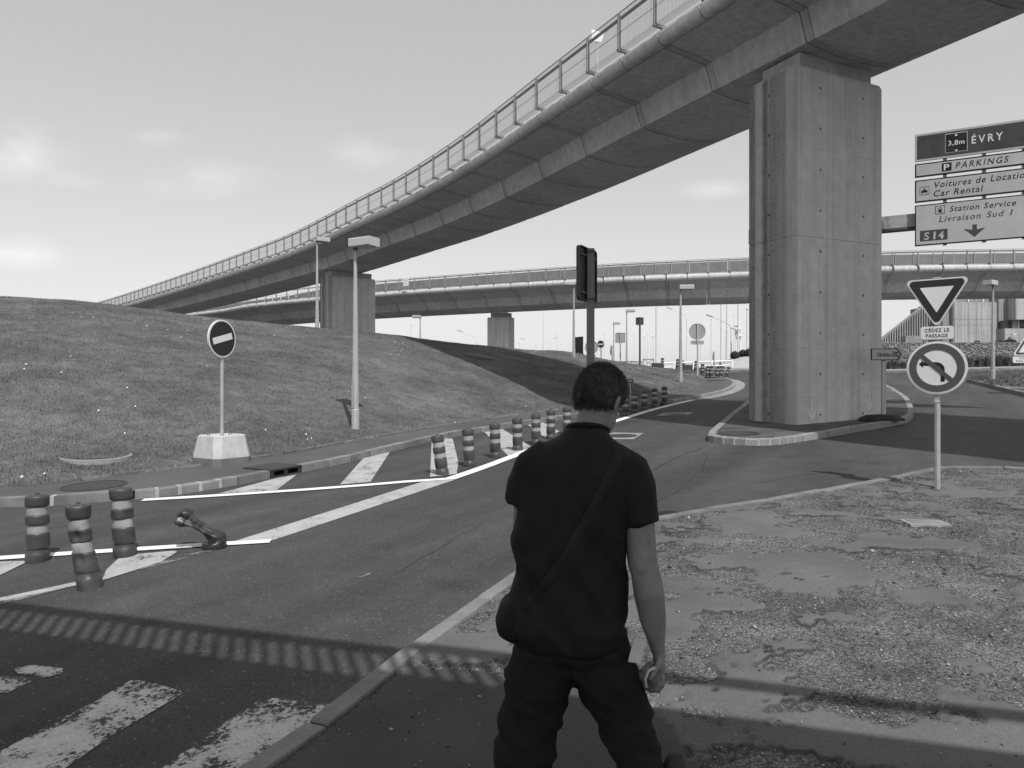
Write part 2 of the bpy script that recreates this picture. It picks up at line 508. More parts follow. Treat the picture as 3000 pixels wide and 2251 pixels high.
plain('rubber', 0.022, 0.8, 0.3, 9)
plain('cast_iron', 0.028, 0.55, 0.25, 14, 0.5, bump=0.4, fine=40)
plain('block_concrete', 0.46, 0.9, 0.14, 5, bump=0.4, fine=50)
plain('block_foot', 0.16, 0.9, 0.2, 5)
plain('cover_pale', 0.26, 0.9, 0.2, 9, bump=0.4)
plain('hole_black', 0.006, 0.9, 0.05, 3)
plain('white_metal', 0.75, 0.5, 0.05, 3)
plain('window_dark', 0.05, 0.2, 0.1, 2, 0.6)
plain('soil_stone', 0.26, 0.9, 0.3, 8, bump=0.5)
plain('bush_dark', 0.018, 0.8, 0.3, 9)
plain('bush_leaf', 0.035, 0.7, 0.35, 9)
plain('white_gravel', 0.36, 0.9, 0.22, 9, bump=0.8, fine=22)
plain('dirt', 0.12, 0.95, 0.3, 2, bump=0.5)
plain('skin', 0.20, 0.6, 0.22, 14, 0.3, bump=0.3, fine=170)
plain('hair', 0.11, 0.65, 0.6, 38, 0.4, bump=0.6, fine=190)
plain('shirt', 0.0075, 0.75, 0.15, 9, 0.3, bump=0.2, fine=220)
plain('trousers', 0.015, 0.9, 0.2, 7, 0.2, bump=0.25, fine=240)
plain('webbing', 0.0105, 0.7, 0.2, 9, 0.3)
plain('leather', 0.016, 0.6, 0.2, 9, 0.4)
plain('cloth_grey', 0.12, 0.85, 0.5, 40, 0.3)
plain('paper', 0.55, 0.8, 0.1, 8)
# grass
k = NT('grass_ground'); c = k.coord('World')
n1 = k.noise(c, 0.33, 5, 0.6); n2 = k.noise(c, 3.0, 6, 0.7); n3 = k.noise(k.coord('World', (1, 1, 2.2)), 38, 4, 0.75)
a = k.ramp(n1, 0.3, 0.7, 0.09, 0.135)
a = k.math('MULTIPLY', a, k.ramp(n2, 0.3, 0.7, 0.72, 1.3))
a = k.math('MULTIPLY', a, k.ramp(n3, 0.3, 0.7, 0.55, 1.4))
a = k.math('MULTIPLY', a, k.ramp(k.noise(c, 0.6, 5, 0.65), 0.35, 0.65, 0.82, 1.25))
k.col(a); k.rough(0.95, 0.15); k.bump(n3, 0.8, 0.03); M['grass_ground'] = k.m
k = NT('grass_blade'); at = k.n('ShaderNodeAttribute'); at.attribute_name = 'shade'
c = k.coord('World'); n1 = k.noise(c, 0.33, 5, 0.6); n2 = k.noise(c, 3.0, 6, 0.7)
a = k.ramp(at.outputs['Fac'], 0, 1, 0.07, 0.21)
a = k.math('MULTIPLY', a, k.ramp(n2, 0.3, 0.7, 0.75, 1.25)); a = k.math('MULTIPLY', a, k.ramp(n1, 0.3, 0.7, 0.85, 1.2)); a = k.math('MULTIPLY', a, k.ramp(k.noise(c, 0.6, 5, 0.65), 0.35, 0.65, 0.82, 1.3))
k.col(a); k.rough(0.8, 0.2); M['grass_blade'] = k.m
# gabion stones
k = NT('gabion_stone'); oi = k.n('ShaderNodeObjectInfo'); c = k.coord('World')
vor = k.n('ShaderNodeTexVoronoi', Scale=5.5); k.l(c, vor.inputs['Vector'])
sel = k.n('ShaderNodeSeparateColor'); k.l(vor.outputs['Color'], sel.inputs[0])
k.col(k.ramp(sel.outputs[0], 0, 1, 0.20, 0.38)); k.rough(0.9, 0.3); M['gabion_stone'] = k.m
# ================================================================== SETTING
def grid_sheet(name, xs, ys, fz, mat, keep=None):
    nx, ny = len(xs), len(ys)
    v = np.array([(x, y, fz(x, y)) for y in ys for x in xs])
    f = [(j * nx + i, j * nx + i + 1, (j + 1) * nx + i + 1, (j + 1) * nx + i) for j in range(ny - 1) for i in range(nx - 1)
         if keep is None or keep((xs[i] + xs[i + 1]) / 2, (ys[j] + ys[j + 1]) / 2)]
    me = raw_mesh(name, v, np.array(f), True)
    return link(name, me, mat)
far = [70, 110, 180, 320, 600, 1200, 2500]
xs = [-f_ for f_ in reversed(far)] + list(range(-48, 64, 3)) + far
ys = [-f_ for f_ in reversed(far)] + list(range(-48, 64, 3)) + far
structure(grid_sheet('ground', xs, ys, lambda x, y: g(x, y) - 0.10, M['dirt']))
road = structure(grid_sheet('road', list(np.arange(-40, 46, 1.0)), list(np.arange(-16, 52, 1.0)), g, M['asphalt']))

# ---- kerb stones along a line
def kerb(line, width, z0, z1, L, mat, parent, side, name='kerb_stone', gap=0.012, jit=0.006, mortar=None):
    pts = resample(line, L)
    nrm = []
    for i in range(len(pts)):
        t = pts[min(i + 1, len(pts) - 1)] - pts[max(i - 1, 0)]
        t /= np.linalg.norm(t); nrm.append(np.array([-t[1], t[0]]) * side)
    for i in range(len(pts) - 1):
        a, b = pts[i], pts[i + 1]; na, nb = nrm[i], nrm[i + 1]
        t = (b - a); l = np.linalg.norm(t); t = t / l
        j = random.uniform(-jit, jit); k_ = random.uniform(-jit, jit)
        a2, b2 = a + t * gap / 2 + na * j, b - t * gap / 2 + nb * j
        q = [a2, b2, b2 + nb * width, a2 + na * width]
        if side < 0: q = q[::-1]
        def ring(ins, z):
            cx_, cy_ = sum(p[0] for p in q) / 4, sum(p[1] for p in q) / 4
            r = []
            for p in q:
                d = np.array([cx_ - p[0], cy_ - p[1]]); d = d / (np.linalg.norm(d) + 1e-9) * ins * 1.4
                r.append((p[0] + d[0], p[1] + d[1], g(p[0], p[1]) + z))
            return r
        mb = MB(); mb.rings([ring(0, z0), ring(0, z1 - 0.014 + k_), ring(0.012, z1 + k_)])
        mb.build(name, mat, parent)
        if mortar and i:
            m = MB(); w_ = gap * 0.5
            q2 = [a - t * w_ + na * 0.004, a + t * w_ + na * 0.004, a + t * w_ + na * (width - 0.004), a - t * w_ + na * (width - 0.004)]
            if side < 0: q2 = q2[::-1]
            m.hexa([(p[0], p[1], g(*p) + z0) for p in q2], [(p[0], p[1], g(*p) + z1 - 0.002) for p in q2]).build('mortar_joint', mortar, parent)

# ---- left footway along the embankment
outer_img = [(0, 1487), (217, 1478), (461, 1458), (669, 1426), (805, 1399), (1000, 1360), (1300, 1287), (1434, 1264), (1553, 1245), (1680, 1226), (1820, 1205), (1958, 1184), (2060, 1166), (2122, 1151), (2152, 1135), (2150, 1121), (2118, 1112), (2050, 1103)]
inner_img = [(0, 1426), (271, 1401), (583, 1365), (741, 1345), (1000, 1300), (1142, 1274), (1300, 1248), (1408, 1232), (1553, 1211), (1662, 1197), (1800, 1178), (1932, 1155), (2011, 1142), (2060, 1125), (2068, 1114), (2043, 1098)]
outerL = [(-45, 7.0), (-25, 8.6), (-12, 9.3)] + [U(*p) for p in outer_img]
innerL = [(-45, 8.3), (-25, 9.8), (-12.5, 10.4)] + [U(*p, 0.12) for p in inner_img]
oc = catmull(outerL, 10); ic = catmull(innerL, 10)
n_ = 260
def bylen(c, n):
    L = sum(np.linalg.norm(b - a) for a, b in zip(c, c[1:])); return resample(c, L / n)
oo, ii = bylen(oc, n_), bylen(ic, n_)
# match the two edges by nearest point so that the rungs stay square
ii_a = np.array(ic); v = []; f = []; last = 0
for p in oo:
    d = np.linalg.norm(ii_a[last:last + 60] - p, axis=1); kbest = last + int(np.argmin(d)); last = max(last, kbest)
    q = ii_a[kbest]
    e_ = 0.08 / max(0.3, float(np.linalg.norm(q - p)))
    for s_ in (e_, 0.33, 0.66, 1.0):
        x, y = p[0] * (1 - s_) + q[0] * s_, p[1] * (1 - s_) + q[1] * s_
        v.append((x, y, g(x, y) + 0.11))
for i in range(len(oo) - 1):
    for j in range(3):
        a = i * 4 + j; f.append((a, a + 1, a + 5, a + 4))
footL = structure(link('footway', raw_mesh('footway', np.array(v), np.array(f), True), M['footway']))
# kerb stones: long ones on the straights, short setts with white mortar round the bend
def cut(c, a, b): return [p for p in c if a <= p[0] <= b]
xb0, xb1 = U(400, 1460)[0], U(700, 1420)[0]
s0 = [p for p in oc if p[0] < xb0 and p[0] > -14]; s1 = cut(oc, xb0, xb1)
s2 = [p for p in oc[len([p for p in oc if p[0] < xb1]):]]
iend = next(i for i, p in enumerate(oc) if p[1] > U(1958, 1184)[1])
s2 = oc[len([p for p in oc[:iend] if p[0] < xb1]):iend + 1]; s3 = oc[iend:]
kerb(s0 + s1[:1], 0.15, -0.06, 0.125, 0.95, M['kerb'], footL, 1, gap=0.045, mortar=M['mortar'])
kerb(s1 + s2[:1], 0.15, -0.06, 0.125, 0.31, M['kerb'], footL, 1, gap=0.05, mortar=M['mortar'])
dr0, dr1 = U(792, 1402), U(884, 1384)
kerb([p for p in s2 if p[0] < dr0[0]] + [np.array(dr0)], 0.15, -0.06, 0.125, 0.55, M['kerb'], footL, 1, gap=0.02)
kerb([np.array(dr1)] + [p for p in s2 if p[0] > dr1[0]], 0.15, -0.06, 0.125, 0.62, M['kerb'], footL, 1, gap=0.02)
kerb(s3, 0.15, -0.06, 0.13, 0.42, M['kerb_pale'], footL, 1, gap=0.03)
# concrete channel outside the kerb at the far bend
v = []; f = []
for i, p in enumerate(s3):
    t = s3[min(i + 1, len(s3) - 1)] - s3[max(0, i - 1)]; t = t / np.linalg.norm(t); nn = np.array([t[1], -t[0]])
    w_ = 0.45 * min(1, i / 8)
    for q in (p - nn * 0.02, p + nn * w_): v.append((q[0], q[1], g(*q) + 0.012))
f = [(2 * i, 2 * i + 1, 2 * i + 3, 2 * i + 2) for i in range(len(s3) - 1)]
ch = link('kerb_channel', raw_mesh('kerb_channel', np.array(v), np.array(f)), M['kerb_pale'], footL)
kerb([p for p in ic if p[0] > -14], 0.07, -0.06, 0.15, 1.0, M['kerb'], footL, 1, name='edging_stone', gap=0.01)

# ---- grass embankment: a loft from the footway edge up to its crest and beyond
cols = [((-45, 8.3), (-56, 26, 5.6)), ((-25, 9.8), (-34, 26, 5.3)), ((-12.5, 10.4), None)]
crest = {-12.5: P(-300, 850, 26)}
cr_list = [(0, 868, 26), (271, 886, 28), (583, 926, 30.5), (741, 943, 32), (1000, 967, 35), (1142, 980, 37), (1300, 1001, 39.5), (1408, 1012, 41), (1553, 1026, 43), (1662, 1031, 44), (1800, 1059, 43.5), (1932, 1079, 42), (2005, 1088, 40.5), (2040, 1094, 40), (2050, 1096, 39.6), (2043, 1097, 40)]
base = [(-45, 8.3), (-25, 9.8), (-12.5, 10.4)] + [U(*p, 0.12) for p in inner_img]
tops = [(-56, 26, 5.6), (-34, 26, 5.3), tuple(P(-300, 850, 26))] + [tuple(P(*c_)) for c_ in cr_list]
bc = catmull(base, 12); tcv = catmull(tops, 12)
NV = 26
verts = []
hb = [np.array([noise.noise(Vector((i * 0.11, 3.1, 0)))]) for i in range(len(bc))]
for i, (b, t) in enumerate(zip(bc, tcv)):
    zb = g(b[0], b[1]) + 0.145
    verts.append((b[0], b[1], g(b[0], b[1]) - 0.08))
    for k_ in range(NV + 1):
        s_ = k_ / NV
        x = b[0] * (1 - s_) + t[0] * s_; y = b[1] * (1 - s_) + t[1] * s_
        prof = (1.28 * s_ - 0.28 * s_ * s_) * (1 - 0.5 * math.exp(-(s_ / 0.16) ** 2))
        z = zb + (t[2] - zb) * prof
        z += 0.10 * s_ * (1 - s_) * 4 * noise.noise(Vector((x * 0.25, y * 0.25, 1.7))) + 0.03 * min(1, 4 * s_) * noise.noise(Vector((x * 1.1, y * 1.1, 5)))
        verts.append((x, y, z))
    d = np.array([t[0], t[1]]); d = d / np.linalg.norm(d)
    for far_, dz in ((3, 0.10), (8, 0.12), (16, 0.0), (34, -1.2), (60, -3.5)):
        verts.append((t[0] + d[0] * far_, t[1] + d[1] * far_, t[2] + dz))
NR = NV + 7
f = [(i * NR + j, (i + 1) * NR + j, (i + 1) * NR + j + 1, i * NR + j + 1) for i in range(len(bc) - 1) for j in range(NR - 1)]
hv = np.array(verts); hf = np.array(f)
hill = structure(link('grass_embankment', raw_mesh('grass_embankment', hv, hf, True), M['grass_ground']))
HB = BVHTree.FromPolygons([tuple(p) for p in verts], [tuple(q) for q in f])
def hz(x, y):
    h_ = HB.ray_cast(Vector((x, y, 60)), Vector((0, 0, -1)))
    return h_[0].z if h_[0] is not None else g(x, y)
def on_hill(px, py):
    d = Vector(((px - CX) / F, 1, -(py - CY) / F)).normalized()
    h_ = HB.ray_cast(Vector((0, 0, EYE)), d)
    return h_[0] if h_[0] is not None else on_hill(px, py - 3)

def tufts(name, count, sampler, hmin, hmax, w, parent, mat):
    """short blades scattered over a surface; sampler(n) gives points"""
    p = sampler(count); n = len(p)
    ang = rng.uniform(0, 2 * np.pi, n); h = rng.uniform(hmin, hmax, n) * rng.choice([0.6, 1.0, 1.3], n)
    ww = w * rng.uniform(0.5, 1.3, n); lean = rng.normal(0, 0.6, (n, 2)) * h[:, None]
    dx, dy = np.cos(ang) * ww, np.sin(ang) * ww
    v = np.zeros((n, 3, 3))
    v[:, 0] = p - np.stack([dx, dy, np.full(n, 0.01)], 1); v[:, 1] = p + np.stack([dx, dy, np.full(n, -0.01)], 1)
    v[:, 2] = p + np.stack([lean[:, 0], lean[:, 1], h], 1)
    f = np.arange(3 * n).reshape(n, 3)
    me = raw_mesh(name, v.reshape(-1, 3), f)
    at = me.attributes.new('shade', 'FLOAT', 'POINT')
    sh = np.repeat(np.clip(rng.beta(2, 2.6, n), 0, 1), 3)
    at.data.foreach_set('value', sh.astype(np.float32))
    return stuff(link(name, me, mat, parent))
def hill_sampler(n):
    q = hf[np.tile(np.arange(len(hf)), 1)]
    a, b, c, d = hv[q[:, 0]], hv[q[:, 1]], hv[q[:, 2]], hv[q[:, 3]]
    cen = (a + b + c + d) / 4
    area = np.linalg.norm(np.cross(c - a, d - b), axis=1) / 2
    wgt = area * (cen[:, 1] < 48) * (np.abs(cen[:, 0]) < 0.80 * cen[:, 1] + 1) / np.maximum(cen[:, 1], 8) ** 1.1
    k_ = rng.choice(len(q), n, p=wgt / wgt.sum())
    s_, t = rng.uniform(0, 1, n)[:, None], rng.uniform(0, 1, n)[:, None]
    return (a[k_] * (1 - s_) + b[k_] * s_) * (1 - t) + (d[k_] * (1 - s_) + c[k_] * s_) * t
gr = tufts('grass', 480000, hill_sampler, 0.014, 0.038, 0.009, None, M['grass_blade'])
# daisies and scraps
ps = hill_sampler(300)
ps = ps[[i for i in range(len(ps)) if noise.noise(Vector(ps[i] * 0.45)) > 0.05]]
v = []; f = []
for p in ps:
    r = random.uniform(0.010, 0.022); o = len(v)
    for j in range(6):
        a = j * math.pi / 3; v.append((p[0] + r * math.cos(a), p[1] + r * math.sin(a), p[2] + 0.05 + 0.4 * r * math.sin(a)))
    v.append((p[0], p[1], p[2] + 0.07))
    f += [(o + j, o + (j + 1) % 6, o + 6) for j in range(6)]
dz_ = stuff(link('daisies', raw_mesh('daisies', np.array(v), np.array(f)), M['paint_fresh']))
dz_['label'] = 'white daisies dotted over the grass embankment'; dz_['category'] = 'flowers'
gr['label'] = 'short mown grass covering the embankment'; gr['category'] = 'grass'

# ---- traffic island under the big pier
isl_img = [(2075, 1294), (2110, 1300), (2160, 1304), (2246, 1306), (2352, 1294), (2507, 1267), (2600, 1252), (2655, 1240), (2676, 1223), (2674, 1204), (2653, 1170), (2594, 1135), (2520, 1113), (2420, 1106), (2330, 1112), (2240, 1146), (2189, 1186), (2130, 1234), (2080, 1278), (2070, 1288), (2075, 1294)]
isl = [U(*p) for p in isl_img]
ipoly = resample(isl, 0.25)
isl_root = structure(MB().add([(x, y, g(x, y) + 0.115) for x, y in ipoly[:-1]], [tuple(range(len(ipoly) - 1))]).build('traffic_island', M['island']))
kk = catmull(isl, 6)
k1 = next(i for i, p in enumerate(kk) if p[0] > U(2340, 1296)[0])
kerb(kk[:k1 + 1], 0.15, -0.06, 0.13, 0.24, M['kerb_pale'], isl_root, 1, gap=0.035, mortar=M['mortar'])
kerb(kk[k1:], 0.15, -0.06, 0.13, 0.95, M['kerb_pale'], isl_root, 1, gap=0.015)

# ---- worn foreground pavement
pav_img = [(760, 2251), (950, 2103), (1100, 1988), (1300, 1844), (1507, 1698), (1610, 1630), (1730, 1576), (1893, 1533), (2000, 1514), (2217, 1483), (2434, 1442), (2651, 1401), (2740, 1383), (2800, 1375), (2869, 1374), (2930, 1378), (3000, 1391)]
pav_line = [(-8, -8), (-4, -1.6), (-2.2, 1.4)] + [U(*p) for p in pav_img] + [(8.6, 9.5), (10.5, 7.5), (12, 4), (13, -2), (13.5, -12)]
pc = catmull(pav_line, 8)
pav_poly = [tuple(p) for p in pc] + [(-8, -12)]
inner = []
patch_poly = [U(*p, 0.05) for p in [(1203, 1959), (1330, 1964), (1490, 1983), (1620, 1992), (1740, 1996), (1850, 2050), (1960, 2130), (2010, 2200), (2040, 2251)]] + [(1.0, 1.0), (-3, 0)] + [U(820, 2251, 0.05)]
ST = 0.032
gx = np.arange(-1.6, 8.4, ST); gy = np.arange(2.2, 11.6, ST)
idx = -np.ones((len(gy), len(gx)), int); v = []; wear = []; patch = []
from_px = {}
xk = np.array([p[0] for p in pc]); 
for j, y in enumerate(gy):
    # crossing interval of the kerb line at this depth
    xsn = []
    for a, b in zip(pc, pc[1:]):
        if (a[1] > y) != (b[1] > y): xsn.append(a[0] + (y - a[1]) / (b[1] - a[1]) * (b[0] - a[0]))
    if len(xsn) < 2: continue
    x0, x1 = min(xsn) + 0.04, max(xsn) - 0.04
    for i, x in enumerate(gx):
        if not (x0 < x < x1): continue
        vv = Vector((x, y, 0))
        n1 = noise.fractal(Vector((x * 1.5, y * 1.9, 0.3)) + Vector((4.2, 1.1, 0)), 0.65, 2.1, 6)
        n2 = noise.noise(vv * 3.1); n3 = noise.noise(vv * 9.0)
        bias = 0.07 + 0.05 * (x - 2.5) - 0.06 * max(0, y - 6.0) + (0.25 if (y < 4.4 and x < 0.6) else 0)
        m = n1 + 0.12 * n2 + 0.06 * n3 + bias
        w = sstep(-0.06, 0.06, m + 0.05 + 0.10 * noise.noise(vv * 22))
        pt = 1.0 if inside(patch_poly, x + 0.02 * n2, y + 0.025 * n3) else 0.0
        if pt: w = 0.0
        z = g(x, y) + 0.062 - 0.020 * w + 0.004 * w * noise.noise(vv * 38) + 0.006 * noise.noise(vv * 0.9)
        idx[j, i] = len(v); v.append((x, y, z)); wear.append(w); patch.append(pt)
q = np.stack([idx[:-1, :-1], idx[:-1, 1:], idx[1:, 1:], idx[1:, :-1]], -1).reshape(-1, 4)
q = q[(q >= 0).all(1)]
me = raw_mesh('pavement', np.array(v), q, True)
for nm, dat in (('wear', wear), ('patch', patch)):
    at = me.attributes.new(nm, 'FLOAT', 'POINT'); at.data.foreach_set('value', np.array(dat, dtype=np.float32))
pav = structure(link('pavement', me, M['worn']))
pv_pts = np.array(v); pv_w = np.array(wear); pv_p = np.array(patch)
# the rest of the pavement, behind and beside the camera
mb = MB()
rest = grid_sheet('pavement_continuation', list(np.arange(-7, 13.5, 0.5)), list(np.arange(-12, 9.5, 0.5)), lambda x, y: g(x, y) + 0.055,
    M['footway'], keep=lambda x, y: inside(pav_poly, x, y) and inside(pav_poly, x - 0.4, y + 0.3) and inside(pav_poly, x + 0.4, y + 0.3) and not (-1.4 < x < 8.2 and 2.4 < y))
structure(rest)
kerb([p for p in pc if p[1] > -3], 0.115, -0.06, 0.068, 0.98, M['kerb'], pav, -1, gap=0.012)
# loose stones on it
sel_ = rng.choice(len(pv_pts), 45000, p=(pv_w * 1.0 + pv_p * 0.06 + 0.05) / (pv_w * 1.0 + pv_p * 0.06 + 0.05).sum())
oct_v = np.array([(1, 0, 0), (-1, 0, 0), (0, 1, 0), (0, -1, 0), (0, 0, 1), (0, 0, -1)], float)
oct_f = np.array([(0, 2, 4), (2, 1, 4), (1, 3, 4), (3, 0, 4), (2, 0, 5), (1, 2, 5), (3, 1, 5), (0, 3, 5)])
n = len(sel_); sc = rng.gamma(3.0, 0.0010, n) + 0.0022
sc *= np.where(rng.uniform(0, 1, n) < 0.012, 2.4, 1)
big_v = oct_v[None] * (sc[:, None, None] * rng.uniform(0.6, 1.3, (n, 6, 1)) * np.array([1, 1, 0.7]))
ang = rng.uniform(0, 6.28, n); ca, sa = np.cos(ang)[:, None], np.sin(ang)[:, None]
rx = big_v[:, :, 0] * ca - big_v[:, :, 1] * sa; ry = big_v[:, :, 0] * sa + big_v[:, :, 1] * ca
big_v = np.stack([rx, ry, big_v[:, :, 2]], -1) + (pv_pts[sel_] + np.stack([rng.uniform(-.02, .02, n), rng.uniform(-.02, .02, n), sc * 0.35], 1))[:, None]
me = raw_mesh('gravel', big_v.reshape(-1, 3), (oct_f[None] + 6 * np.arange(n)[:, None, None]).reshape(-1, 3))
at = me.attributes.new('shade', 'FLOAT', 'POINT'); at.data.foreach_set('value', np.repeat(rng.uniform(0, 1, n), 6).astype(np.float32))
k = NT('loose_stone'); a_ = k.n('ShaderNodeAttribute'); a_.attribute_name = 'shade'
k.col(k.math('POWER', k.ramp(a_.outputs['Fac'], 0, 1, 0.16, 0.62), 2.0)); k.rough(0.85, 0.3); M['loose_stone'] = k.m
gv = stuff(link('gravel', me, M['loose_stone']))
gv['label'] = 'loose gravel scattered on the crumbling pavement'; gv['category'] = 'gravel'

# ---- far right lawn with its kerb, far footways
lawn = [U(*p, 0.0) for p in [(2833, 1120), (2845, 1109), (2880, 1101), (2940, 1096), (3010, 1093)]] + [(40, 43), (42, 30), (26, 22.5)] + [U(3060, 1178), U(3000, 1163), U(2900, 1137), U(2833, 1120)]
lw = resample(lawn, 0.5)
lawn_o = structure(MB().add([(x, y, g(x, y) + 0.13) for x, y in lw[:-1]] + [(30, 33, g(30, 33) + 0.3)], [(i, (i + 1) % (len(lw) - 1), len(lw) - 1) for i in range(len(lw) - 1)]).build('lawn', M['grass_ground']))
kerb([np.array(p) for p in lawn[6:8]] + [np.array(p) for p in lawn[8:]], 0.16, -0.08, 0.15, 1.0, M['kerb'], lawn_o, -1)
kerb([np.array(p) for p in lawn[:5]], 0.16, -0.08, 0.15, 1.0, M['kerb_pale'], lawn_o, -1)
lv = [(x, y) for x, y in lw[:-1]]
def lawn_sampler(n):
    out = []
    while len(out) < n:
        x, y = random.uniform(20, 40), random.uniform(23, 44)
        if x < 0.75 * y and inside(lv, x, y):
            r_ = min(1, math.dist((x, y), (30, 33)) / 14); out.append((x, y, g(x, y) + 0.13 + 0.12 * (1 - r_)))
    return np.array(out)
tufts('grass', 16000, lawn_sampler, 0.04, 0.09, 0.02, lawn_o, M['grass_blade'])
def flat(name, poly, dz, mat, parent=None):
    pl = resample(list(poly) + [poly[0]], 1.0)[:-1]
    return MB().add([(x, y, g(x, y) + dz) for x, y in pl], [tuple(range(len(pl)))]).build(name, mat, parent)
ff = structure(flat('far_footway', [(13.5, 46.3), (20, 46.5), (30, 47), (42, 47.5), (42, 49.6), (30, 49.2), (20, 48.6), (13.5, 48.2)], 0.14, M['kerb_pale']))
kerb([np.array(p) for p in [(13.5, 46.1), (20, 46.3), (30, 46.8), (42, 47.3)]], 0.2, -0.08, 0.15, 1.5, M['kerb'], ff, 1)

# ---- painted markings
mk = road
def mark(name, img, mat, dz=0.004):
    w_ = [np.array(q_) for q_ in resample([U(*p) for p in img] + [U(*img[0])], 0.12)[:-1]]; n_ = len(w_)
    cen_ = sum(w_) / n_; L_ = []
    for q_ in w_: d_ = cen_ - q_; l_ = np.linalg.norm(d_); L_.append(q_ + d_ * min(0.6, 0.32 / l_))
    v = [(x, y, g(x, y) + dz) for x, y in w_ + L_]
    o_ = MB().add(v, [(i, (i + 1) % n_, n_ + (i + 1) % n_, n_ + i) for i in range(n_)] + [tuple(range(n_, 2 * n_))]).build(name, mat, mk)
    at_ = o_.data.attributes.new('solid', 'FLOAT', 'POINT'); at_.data.foreach_set('value', np.array([0.0] * n_ + [1.0] * n_, dtype=np.float32))
    return o_
def stripe(name, img, width, mat, dz=0.004):
    c_ = catmull([U(*p) for p in img], 8) if len(img) > 2 else [np.array(U(*p)) for p in img]
    c_ = resample(c_, 0.7); v = []
    for i, p in enumerate(c_):
        t = c_[min(i + 1, len(c_) - 1)] - c_[max(i - 1, 0)]; t = t / np.linalg.norm(t); nn = np.array([-t[1], t[0]])
        e = 0.006 * noise.noise(Vector((p[0] * 3, p[1] * 3, 2)))
        for s_ in (-1, 1):
            q_ = p + nn * (s_ * width / 2 + e); v.append((q_[0], q_[1], g(*q_) + dz + 0.004 * (q_[1] > 24)))
    f = [(2 * i, 2 * i + 2, 2 * i + 3, 2 * i + 1) for i in range(len(c_) - 1)]
    return MB().add(v, f).build(name, mat, mk)
stripe('edge_line', [(418, 1467), (700, 1450), (1000, 1429), (1180, 1414), (1325, 1404)], 0.17, M['paint_fresh'], 0.012)
stripe('edge_line', [(1318, 1405), (1420, 1370), (1530, 1328)], 0.20, M['paint_fresh'], 0.013)
stripe('edge_line', [(1525, 1330), (1680, 1275), (1817, 1231), (1930, 1197), (2032, 1173)], 0.22, M['paint_fresh'], 0.014)
stripe('edge_line', [(-300, 1659), (0, 1638), (407, 1611), (793, 1588)], 0.15, M['paint_fresh'], 0.012)
mark('wide_band', [(660, 1596), (796, 1586), (1348, 1402), (1256, 1407)], M['paint_worn'], 0.006)
stripe('edge_line', [(-260, 1836), (0, 1768), (217, 1711), (420, 1662), (640, 1609)], 0.12, M['paint_faint'], 0.005)
stripe('edge_line', [(-200, 1801), (0, 1766), (225, 1712)], 0.11, M['paint_worn'], 0.007)
def zz(pts): return [(x / 2.212, 1400 + y / 2.212) for x, y in pts]
mark('hatch_bar', zz([(660, 672), (690, 600), (790, 508), (1165, 474), (1040, 552)]), M['paint_worn'], 0.008)
mark('hatch_bar', zz([(-300, 560), (190, 542), (0, 637), (-300, 760)]), M['paint_worn'], 0.008)
mark('hatch_bar', [(640, 1448), (812, 1402), (870, 1392), (810, 1438)], M['paint_worn'], 0.008)
mark('hatch_bar', [(996, 1421), (1078, 1329), (1142, 1326), (1085, 1414)], M['paint_worn'], 0.008)
mark('hatch_bar', [(1260, 1399), (1265, 1284), (1326, 1286), (1343, 1356), (1338, 1390)], M['paint_worn'], 0.008)
mark('hatch_bar', [(1419, 1267), (1472, 1258), (1556, 1310), (1490, 1338)], M['paint_worn'], 0.008)
mark('hatch_bar', [(1546, 1246), (1590, 1238), (1640, 1266), (1598, 1284)], M['paint_worn'], 0.008)
s_ = 1.3562
mark('zebra_bar', [(x * s_, y * s_) for x, y in [(-60, 1500), (-60, 1475), (20, 1462), (92, 1466), (0, 1506)]], M['paint_zebra'], 0.006)
mark('zebra_bar', [(x * s_, y * s_) for x, y in [(28, 1446), (70, 1438), (152, 1448), (112, 1468), (40, 1458)]], M['paint_zebra'], 0.007)
mark('zebra_bar', [(x * s_, y * s_) for x, y in [(-80, 1668), (200, 1520), (292, 1466), (400, 1498), (240, 1592), (60, 1720), (-80, 1740)]], M['paint_zebra'], 0.006)
mark('zebra_bar', [(x * s_, y * s_) for x, y in [(300, 1700), (420, 1610), (566, 1508), (738, 1526), (650, 1600), (560, 1690)]], M['paint_zebra'], 0.006)
mark('faded_patch', [(1040, 1690), (1090, 1676), (1088, 1684), (1050, 1698)], M['paint_faint'], 0.006)
stripe('edge_line', [(2810, 1119), (2860, 1119)], 0.15, M['paint_fresh'], 0.02)
# pale repair frames with their covers
def manhole(name, label, cat, img_c, r, dz, frame_img=None, px=None):
    x, y = U(*img_c, dz); z = g(x, y) + dz
    t = thing(name, label, cat, (x, y, z))
    slope = Matrix.Rotation(math.atan(0.0413), 4, 'X') @ Matrix.Rotation(-math.atan(0.0228), 4, 'Y')
    mb = MB(); mb.lathe([(r * 0.9, -0.02), (r * 0.9, 0.008), (r * 0.84, 0.012)], 28, slope); mb.build('lid', M['cast_iron'], t, 30, local=True)
    mb = MB()
    rs = [[slope @ Vector((rr * math.cos(2 * math.pi * j / 28), rr * math.sin(2 * math.pi * j / 28), zz_)) for j in range(28)] for rr, zz_ in ((r * 0.915, -0.02), (r * 0.915, 0.012), (r, 0.012), (r, -0.02))]
    mb.rings(rs, close=True); mb.build('rim', M['cast_iron'], t, 30, local=True)
    if frame_img:
        w_ = [U(*p, dz) for p in frame_img]
        fr = MB().add([(a, b, g(a, b) + dz + 0.006) for a, b in w_], [tuple(range(len(w_)))]).build('surround', M['cover_pale'], t)
    return t
manhole('manhole_cover', 'round manhole cover in a pale square frame on the road behind the walking person', 'manhole cover', (1822, 1278), 0.34, 0.0, [(1760, 1288), (1795, 1268), (1886, 1270), (1856, 1288)])
